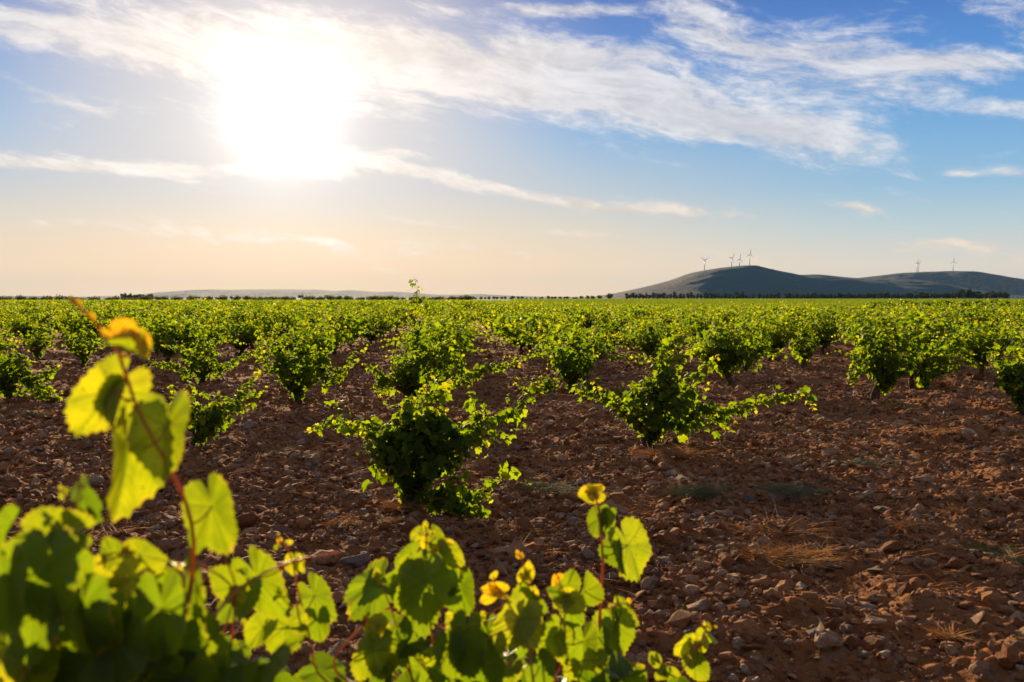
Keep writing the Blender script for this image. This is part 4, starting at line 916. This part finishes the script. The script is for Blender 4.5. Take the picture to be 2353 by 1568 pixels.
def close_vine(base, entries, stems, label, seed, fill, fillbox, petioles=True, depth=(0, .5)):
    rg = R(seed); root = link('grape_vine', None, loc=(0, 0, 0)); tag(root, label, 'grape vine')
    base = np.array([base[0], base[1], float(gz(base[0], base[1])) - .03]); root.location = base
    tg, heads = trunk_geo(rg, .40, .075, 4); link('trunk', tg.build('trunk', M_BARK), root)
    canes = Geo(); stem_pts = []; shoots = []
    for (pl, Ya, Yb, r0) in stems:
        n = len(pl); w = []
        for i, (c, x, y) in enumerate(pl):
            px, py = conv(c, x, y); w.append(at(px, py, Ya + (Yb - Ya) * i / (n - 1)) - base)
        low = w[0]; h = heads[int(rg.integers(len(heads)))]; sg = Geo()
        path = polycurve([h, h * .4 + low * .6 + [0, 0, -.08]] + w, 40); tube(sg, path, np.linspace(r0 * 1.3, r0 * .5, 40) * (1 + .18 * (np.arange(40) % 5 == 0)), 8)
        stem_pts.append(path[12:]); shoots.append((sg, Geo()))
    fg = Geo(); by = close_leaf_arrays(entries, rg)
    allst = np.concatenate(stem_pts); owner = np.repeat(np.arange(len(stem_pts)), [len(p) for p in stem_pts])
    for tm, ls in by.items():
        A = [np.array([l[i] for l in ls]) for i in range(6)]; A[0] = A[0] - base
        near = np.array([owner[np.argmin(((allst - p) ** 2).sum(1))] for p in A[0]])
        for w_ in np.unique(near):
            m_ = near == w_; add_leaves(shoots[w_][1], [T_CLOSE[tm]], *[a[m_] for a in A], rg, .66)
        for p, s, w_ in zip(A[0], A[3], near):
            k = np.argmin(((allst - p) ** 2).sum(1)); q = allst[k]
            if np.linalg.norm(q - p) > .16: q = p + np.array([rg.normal() * .02, .04, -.09])
            tube(shoots[w_][0], polycurve([q, (p + q) / 2 + [0, .0, -.006], p], 6), .0011 + s * .005, 5, False)
    # the leafy mass below and behind
    x0, x1, yf = fillbox; m = 0; P = []; Sz = []
    while m < fill:
        px = rg.uniform(x0, x1); Yd_ = rg.uniform(*depth); ytop = float(np.interp(px, *zip(*yf))); py = ytop + 38 + (Yd_ - depth[0]) * 60 + rg.uniform(0, 1) * 520; Yd = Yd_
        P.append(at(px, py, Yd) - base); Sz.append(rg.uniform(.036, .066)); m += 1
    P = np.array(P); Sz = np.array(Sz); P[:, 2] = np.maximum(P[:, 2], .3)
    N = rg.normal(size=(m, 3)) * .75 + [0, -.55, .45]; D = rg.normal(size=(m, 3)) * .5 + [0, -.1, -.9]
    add_leaves(fg, T_CLOSE, P, N, D, Sz, np.clip(rg.normal(.30, .2, m), 0, 1), np.where(rg.uniform(size=m) < .06, rg.uniform(.2, .5, m), 0.0), rg, .85)
    for p in P[::3]:
        h = heads[int(rg.integers(len(heads)))]; tube(canes, bez(h, h * .3 + p * .7 + [0, 0, -.1], p, 8), np.linspace(.0045, .0018, 8), 5, False)
    link('canes', canes.build('canes', M_CANEN), root); link('foliage', fg.build('foliage', M_LEAFN), root)
    for sg, lg in shoots:
        so = link('shoot', sg.build('shoot', M_CANEN), root)
        if lg.n: link('foliage', lg.build('foliage', M_LEAFN), so)
    return root

LEFT = [  # crop, x, y, len, angle, dist, age, template, roll, pitch
 ('r', 432, 452, 262, -42, 1.17, .50, 0, -10, 8), ('r', 470, 470, 150, -4, 1.18, .22, 4, 72, 5), ('r', 634, 588, 238, -5, 1.20, .30, 1, 5, 5), ('r', 490, 668, 330, -14, 1.19, .38, 1, -56, 5), ('a', 1650, 200, 480, 12, 1.25, .26, 1, -8, 0),
 ('r', 548, 268, 105, 12, 1.12, .97, 0, 10, 10), ('r', 480, 215, 105, -95, 1.12, 1.0, 0, 10, 20), ('r', 520, 235, 60, -30, 1.11, 1.0, 2, 20, 10), ('r', 500, 305, 125, -82, 1.13, .30, 4, 55, 30), ('r', 410, 240, 60, -120, 1.12, 1.0, 2, 10, 10),
 ('r', 350, 170, 40, -150, 1.12, 1.0, 2, 20, 10), ('r', 300, 120, 30, -160, 1.12, 1.0, 4, 20, 10), ('r', 275, 105, 26, -120, 1.12, 1.0, 2, 30, 10),
 ('a', 640, 120, 290, 48, 1.24, .0, 2, 25, 25), ('a', 700, 240, 130, 30, 1.25, .3, 0, 5, 5), ('a', 630, 40, 70, -80, 1.22, .98, 2, 10, 10), ('a', 575, 190, 50, 0, 1.22, .98, 2, 20, 10), ('a', 500, 90, 80, -20, 1.22, .45, 2, 20, 30), ('a', 480, 60, 40, -130, 1.22, .6, 2, 10, 10),
 ('a', 505, 380, 400, -92, 1.14, .32, 0, 12, 25), ('a', 500, 410, 230, 118, 1.13, .0, 4, 72, 30), ('a', 470, 460, 200, 10, 1.14, .0, 1, 30, 10), ('a', 250, 600, 480, -40, 1.17, .12, 0, 0, 12), ('a', 100, 330, 260, -20, 1.2, .1, 1, 30, 5),
 ('a', 985, 520, 110, 175, 1.3, .85, 0, 0, 0), ('a', 1010, 560, 110, -60, 1.3, .72, 1, 20, 20), ('a', 900, 600, 210, -160, 1.3, .22, 1, 25, 0), ('a', 820, 560, 60, 30, 1.3, .9, 2, 0, 0), ('a', 760, 640, 130, -40, 1.28, .7, 2, 20, 10),
 ('a', 830, 820, 230, -140, 1.2, .5, 1, 20, 20), ('a', 1010, 760, 300, -42, 1.22, .60, 0, 0, 5), ('a', 960, 880, 310, 55, 1.24, .42, 0, 5, 10), ('a', 1090, 580, 280, 80, 1.28, .38, 0, -10, 20), ('a', 1210, 760, 200, -100, 1.29, .3, 1, 10, 20),
 ('a', 1300, 850, 240, 130, 1.25, .0, 3, 15, 20), ('a', 1400, 640, 120, 95, 1.3, .75, 1, 50, 10), ('a', 1830, 830, 300, -118, 1.42, .28, 0, 0, 20), ('a', 1480, 520, 120, -170, 1.35, .1, 4, 50, 0),
 ('a', 1870, 860, 330, -20, 1.45, .0, 3, 20, 25), ('a', 2010, 760, 460, 35, 1.5, .15, 0, 10, 15), ('a', 1440, 880, 480, 22, 1.3, .2, 1, 0, 8), ('a', 1880, 900, 80, 20, 1.4, .55, 0, 0, 0), ('a', 1285, 900, 80, 0, 1.3, .5, 2, 0, 0), ('a', 1560, 880, 110, 0, 1.33, .4, 2, 10, 0),
 ('a', 600, 650, 300, 5, 1.18, .05, 0, -10, 5), ('a', 380, 660, 560, 5, 1.08, .0, 0, 0, 5), ('a', 60, 760, 520, 0, 1.06, .0, 1, 0, 0), ('a', 640, 1000, 520, -5, 1.1, .0, 2, 0, 5), ('a', 1250, 1000, 560, 8, 1.15, .0, 0, 10, 5), ('a', 960, 1060, 420, -10, 1.14, .0, 1, 0, 5),
 ('a', 720, 1060, 400, 3, 1.12, .22, 4, -40, 0), ('a', 130, 1420, 240, 30, 1.1, .3, 0, 10, 10), ('a', 890, 1040, 260, -10, 1.2, .25, 1, 30, 0), ('a', 1600, 1250, 420, 20, 1.3, .0, 2, 10, 0), ('a', 1900, 1100, 50, 0, 1.5, .5, 2, 0, 0), ('a', 1150, 1330, 60, 60, 1.2, .4, 2, 0, 0),
 ('a', 300, 1000, 560, -10, 1.09, .0, 0, 5, 0), ('a', 900, 1250, 500, 10, 1.12, .0, 3, 5, 0), ('a', 1350, 1300, 500, -15, 1.2, .0, 0, 0, 0)]
close_vine((-.62, 1.35), LEFT, [
    ([('a', 1480, 900), ('r', 745, 1060), ('r', 735, 960), ('r', 700, 840), ('r', 620, 700), ('r', 520, 525), ('r', 475, 380), ('r', 450, 270), ('r', 350, 180), ('r', 268, 98)], 1.25, 1.11, .0034),
    ([('a', 700, 1000), ('a', 660, 720), ('a', 600, 480), ('a', 575, 250), ('a', 570, 170)], 1.2, 1.22, .0025),
    ([('a', 1500, 1300), ('a', 1640, 1080), ('a', 1850, 830), ('b', 150, 660), ('b', 380, 590), ('b', 620, 560)], 1.3, 1.55, .0028),
    ([('a', 1850, 830), ('a', 1640, 690), ('a', 1510, 620)], 1.42, 1.33, .0022), ([('a', 1850, 830), ('a', 1790, 690), ('a', 1750, 600)], 1.42, 1.3, .0018),
    ([('a', 1280, 900), ('a', 1220, 740), ('a', 1120, 590), ('a', 1060, 500)], 1.26, 1.3, .0020)],
    'closest vine, its tall blurred shoot carrying big yellow-green leaves and orange tip', 901, 360,
    (-260, 640, [(-260, 1260), (0, 1310), (200, 1370), (420, 1390), (560, 1420), (640, 1450)]), depth=(1.12, 2.0))
RIGHT = [
 ('b', 265, 625, 140, -8, 1.7, .62, 1, 0, 0), ('b', 330, 620, 120, 0, 1.71, .62, 1, 20, 0), ('b', 160, 460, 55, -60, 1.68, 1.0, 2, 0, 0), ('b', 225, 480, 45, 100, 1.68, .7, 2, 0, 0), ('b', 140, 510, 50, -60, 1.68, .4, 2, 30, 0), ('b', 150, 420, 30, 170, 1.68, .9, 2, 30, 0),
 ('b', 430, 890, 310, 38, 1.75, .12, 0, 10, 15), ('b', 450, 1060, 240, 0, 1.77, .15, 1, 10, 0), ('b', 210, 1130, 330, -10, 1.62, .32, 0, 0, 10), ('b', 30, 1130, 240, -30, 1.62, .3, 1, 0, 10),
 ('b', 890, 800, 300, -52, 1.8, .12, 2, 20, 30), ('b', 900, 820, 380, -24, 1.8, .0, 3, 25, 10), ('b', 910, 720, 60, 175, 1.78, .55, 4, 20, 0), ('b', 900, 740, 45, 140, 1.78, .6, 2, 20, 0), ('b', 920, 760, 50, -150, 1.78, .6, 2, 20, 0), ('b', 960, 790, 30, 90, 1.78, .95, 2, 20, 0),
 ('b', 905, 1130, 175, -22, 1.72, .62, 0, 12, 0), ('b', 930, 1130, 160, 22, 1.72, .62, 0, -12, 0), ('b', 830, 1060, 60, -60, 1.72, .97, 2, 0, 0), ('b', 850, 1040, 40, 160, 1.72, .97, 2, 0, 0),
 ('b', 880, 1330, 320, -22, 1.68, .35, 0, 0, 8), ('b', 960, 1300, 280, 10, 1.7, .1, 1, 0, 0), ('b', 1090, 1300, 200, 20, 1.75, .25, 0, 10, 10), ('b', 1310, 1350, 130, 30, 1.75, .3, 0, 10, 10),
 ('b', 1190, 590, 220, -42, 1.85, .15, 2, 10, 20), ('b', 1240, 650, 140, -20, 1.83, .25, 0, 10, 10), ('b', 1180, 740, 340, -14, 1.82, .25, 1, 10, 5), ('b', 1290, 780, 420, 0, 1.78, .0, 0, 0, 5), ('b', 1230, 900, 380, 10, 1.84, .0, 3, 0, 5),
 ('b', 1370, 440, 180, 40, 1.88, .25, 0, 10, 30), ('b', 1480, 550, 190, 45, 1.86, .38, 0, 0, 20), ('b', 1400, 620, 300, 20, 1.85, .0, 2, 10, 10), ('b', 1560, 820, 290, 5, 1.84, .0, 1, 10, 10), ('b', 1500, 900, 150, -70, 1.83, .2, 0, 10, 10),
 ('b', 1290, 470, 90, -10, 1.84, .72, 1, 0, 0), ('b', 1370, 530, 80, -10, 1.84, .78, 1, 10, 0), ('b', 1480, 480, 70, 70, 1.84, .82, 0, 10, 0), ('b', 1290, 360, 60, 175, 1.83, .8, 2, 10, 0), ('b', 1240, 400, 100, -40, 1.83, .5, 2, 20, 20), ('b', 1320, 400, 50, 60, 1.83, .6, 2, 0, 0), ('b', 1350, 410, 40, 160, 1.83, 1.0, 2, 0, 0), ('b', 1300, 560, 60, 0, 1.8, .0, 4, 65, 10),
 ('b', 1520, 1100, 80, -10, 1.82, .62, 2, 0, 0), ('b', 1600, 1180, 330, -8, 1.76, .0, 0, 0, 5), ('b', 1480, 1300, 300, 10, 1.74, .0, 1, 0, 5), ('b', 1740, 1040, 50, 0, 1.8, .62, 2, 0, 0), ('b', 1660, 1130, 140, 105, 1.78, .1, 4, 60, 20),
 ('b', 1860, 860, 230, -98, 1.78, .90, 1, 25, 15), ('b', 1850, 830, 150, -135, 1.78, .93, 1, -35, 25), ('b', 1820, 740, 60, 150, 1.78, .8, 0, 0, 0), ('b', 1800, 900, 160, -60, 1.79, .85, 2, 5, 15),
 ('c', 305, 1105, 345, -22, 1.75, .42, 0, 0, 4), ('c', 330, 1110, 290, 30, 1.76, .45, 0, -12, 8), ('c', 280, 1100, 340, 176, 1.85, .25, 1, 20, 10), ('c', 360, 1100, 160, 140, 1.84, .1, 4, 60, 10), ('c', 370, 960, 200, 60, 1.86, .25, 1, 10, 20), ('c', 580, 1225, 280, -22, 1.82, .28, 0, 10, 5), ('c', 620, 1230, 260, 12, 1.84, .2, 1, 20, 5),
 ('c', 350, 770, 100, -28, 1.85, .68, 0, 10, 0), ('c', 370, 770, 110, 170, 1.85, .68, 1, 10, 0), ('c', 350, 780, 90, 30, 1.86, .68, 1, 0, 0), ('c', 320, 640, 60, -70, 1.85, .92, 2, 0, 0), ('c', 325, 640, 50, 60, 1.85, .9, 2, 0, 0), ('c', 300, 620, 40, -170, 1.85, .95, 2, 0, 0), ('c', 420, 900, 70, 20, 1.86, .75, 2, 0, 0),
 ('c', 650, 900, 220, 158, 1.95, .25, 0, 0, 10), ('c', 790, 900, 190, 166, 1.96, .18, 4, 30, 0), ('c', 575, 830, 90, 178, 1.9, .97, 1, 0, 0), ('c', 610, 790, 60, 60, 1.9, 1.0, 2, 0, 0), ('c', 630, 920, 140, -110, 1.9, .1, 2, 30, 10), ('c', 655, 930, 80, 170, 1.88, .0, 0, 0, 70),
 ('c', 668, 965, 200, 66, 1.88, .52, 0, 0, 5), ('c', 650, 970, 120, -50, 1.88, .5, 0, 5, 5), ('c', 690, 1040, 180, 40, 1.92, .1, 0, 5, 5),
 ('c', 1110, 560, 340, 16, 2.0, .30, 0, -40, 5), ('c', 1050, 600, 200, 12, 2.0, .02, 4, 60, 0), ('c', 895, 372, 185, -18, 2.0, .22, 0, 38, 0), ('c', 925, 372, 175, 12, 2.0, .05, 1, -45, 15), ('c', 930, 380, 150, 130, 2.0, .0, 2, -25, 50),
 ('c', 865, 185, 150, -78, 2.0, .79, 0, 5, 5), ('c', 862, 180, 100, 140, 2.0, .80, 0, 5, 5), ('c', 850, 190, 100, -150, 2.0, .79, 0, 5, 5), ('c', 800, 165, 40, 0, 1.98, .95, 2, 5, 5), ('c', 950, 650, 30, 10, 2.0, .75, 2, 5, 5),
 ('c', 1060, 1040, 200, 60, 2.0, .28, 0, 10, 20), ('c', 1010, 1160, 290, 22, 2.0, .22, 0, 0, 5), ('c', 1110, 985, 60, 160, 2.0, .93, 2, 5, 5), ('c', 1030, 990, 50, -150, 2.0, .5, 2, 5, 5), ('c', 1000, 1180, 320, 12, 2.03, .0, 1, 40, 0),
 ('c', 900, 1240, 170, -10, 1.95, .12, 0, 10, 10), ('c', 780, 1270, 280, 10, 1.92, .0, 1, 10, 10), ('c', 860, 1400, 170, -10, 1.9, .3, 0, 10, 10), ('c', 1060, 1420, 90, 0, 1.95, .5, 4, 10, 10),
 ('c', 1555, 1290, 165, -48, 2.1, .48, 0, 0, 5), ('c', 1560, 1300, 150, -10, 2.11, .45, 0, 0, 5), ('c', 1640, 1290, 110, 170, 2.1, .48, 1, 10, 5), ('c', 1600, 1300, 90, 40, 2.1, .5, 0, 0, 5), ('c', 1700, 1200, 130, 38, 2.12, .4, 4, 40, 5), ('c', 1750, 1160, 30, 60, 2.12, 1.0, 2, 10, 5), ('c', 1690, 1150, 60, 10, 2.12, .6, 4, 20, 5),
 ('c', 1600, 1430, 190, 42, 2.08, .25, 0, 10, 5), ('c', 1300, 1400, 80, -150, 2.05, .3, 0, 10, 5), ('c', 1310, 1400, 90, 20, 2.05, .3, 0, 10, 5), ('c', 1430, 1510, 110, 50, 2.02, .35, 0, 10, 5), ('c', 1370, 1490, 110, -30, 2.02, .3, 0, 10, 5), ('c', 1150, 1440, 60, -90, 1.95, .93, 2, 10, 5), ('c', 1210, 1450, 50, 70, 1.95, .9, 2, 10, 5), ('c', 1180, 1500, 140, 20, 1.97, .25, 0, 10, 5),
 ('c', 120, 1440, 210, 10, 1.72, .05, 0, 10, 5), ('c', 250, 1480, 190, -20, 1.74, .3, 0, 10, 5), ('c', 460, 1450, 240, 10, 1.78, .1, 0, 10, 5), ('c', 700, 1470, 150, 20, 1.85, .35, 0, 10, 5), ('c', -60, 1300, 300, 10, 1.72, .0, 0, 10, 5), ('c', 80, 1200, 250, 0, 1.8, .0, 0, 10, 5)]
close_vine((.02, 1.98), RIGHT, [
    ([('c', 895, 1560), ('c', 900, 1220), ('c', 910, 900), ('c', 928, 680), ('c', 915, 520), ('c', 905, 350), ('c', 880, 230), ('c', 862, 180)], 1.98, 2.0, .0042),
    ([('b', 430, 1500), ('b', 400, 1250), ('b', 340, 1000), ('b', 290, 830), ('b', 265, 640), ('b', 230, 520), ('b', 165, 460)], 1.72, 1.69, .0026),
    ([('b', 520, 1440), ('b', 720, 1210), ('b', 870, 1060), ('b', 1010, 980)], 1.72, 1.8, .0032),
    ([('b', 1100, 1250), ('b', 1030, 1000), ('b', 960, 830), ('b', 910, 740)], 1.76, 1.79, .0022),
    ([('b', 1350, 1300), ('b', 1310, 900), ('b', 1285, 620), ('b', 1310, 430), ('b', 1290, 340)], 1.82, 1.84, .0024),
    ([('c', 410, 1520), ('c', 380, 1300), ('c', 300, 1105), ('c', 200, 920), ('c', 140, 850)], 1.74, 1.78, .0026),
    ([('c', 630, 1400), ('c', 640, 1150), ('c', 655, 980), ('c', 620, 860), ('c', 590, 790)], 1.86, 1.9, .0022),
    ([('c', 380, 1100), ('c', 375, 850), ('c', 350, 740), ('c', 320, 640)], 1.86, 1.85, .0018),
    ([('c', 1480, 1560), ('c', 1550, 1400), ('c', 1640, 1260), ('c', 1695, 1180), ('c', 1690, 1110), ('c', 1655, 1110), ('c', 1640, 1180), ('c', 1640, 1050)], 2.05, 2.12, .0016),
    ([('c', 1075, 1500), ('c', 1060, 1350), ('c', 1000, 1170)], 1.97, 2.0, .0018)],
    'close vine whose red stem stands up with paired leaves and a yellow tip', 902, 520,
    (560, 1700, [(560, 1430), (650, 1460), (760, 1470), (900, 1400), (1060, 1380), (1150, 1430), (1400, 1450), (1480, 1500), (1600, 1550), (1700, 1640)]), depth=(1.72, 2.75))

# ------------------------------------------------------------------ air
def build_haze():
    x0, x1, y0, y1, z0, z1 = -16000., 16000., -60., 21800., -6., 420.
    V = [(x, y, z) for z in (z0, z1) for y in (y0, y1) for x in (x0, x1)]
    F = [(0, 2, 3, 1), (4, 5, 7, 6), (0, 1, 5, 4), (2, 6, 7, 3), (0, 4, 6, 2), (1, 3, 7, 5)]
    me = bpy.data.meshes.new('haze'); me.from_pydata(V, [], F)
    m, nt, out = new_mat('haze_air'); v = nt.n.new('ShaderNodeVolumePrincipled')
    v.inputs['Color'].default_value = (.28, .58, 1.0, 1); v.inputs['Density'].default_value = HAZE; v.inputs['Anisotropy'].default_value = 0.0
    nt.l.new(v.outputs[0], out.inputs['Volume']); me.materials.append(m)
    tag(link('haze', me), kind='stuff')
HAZE = 1.55e-5
build_haze()
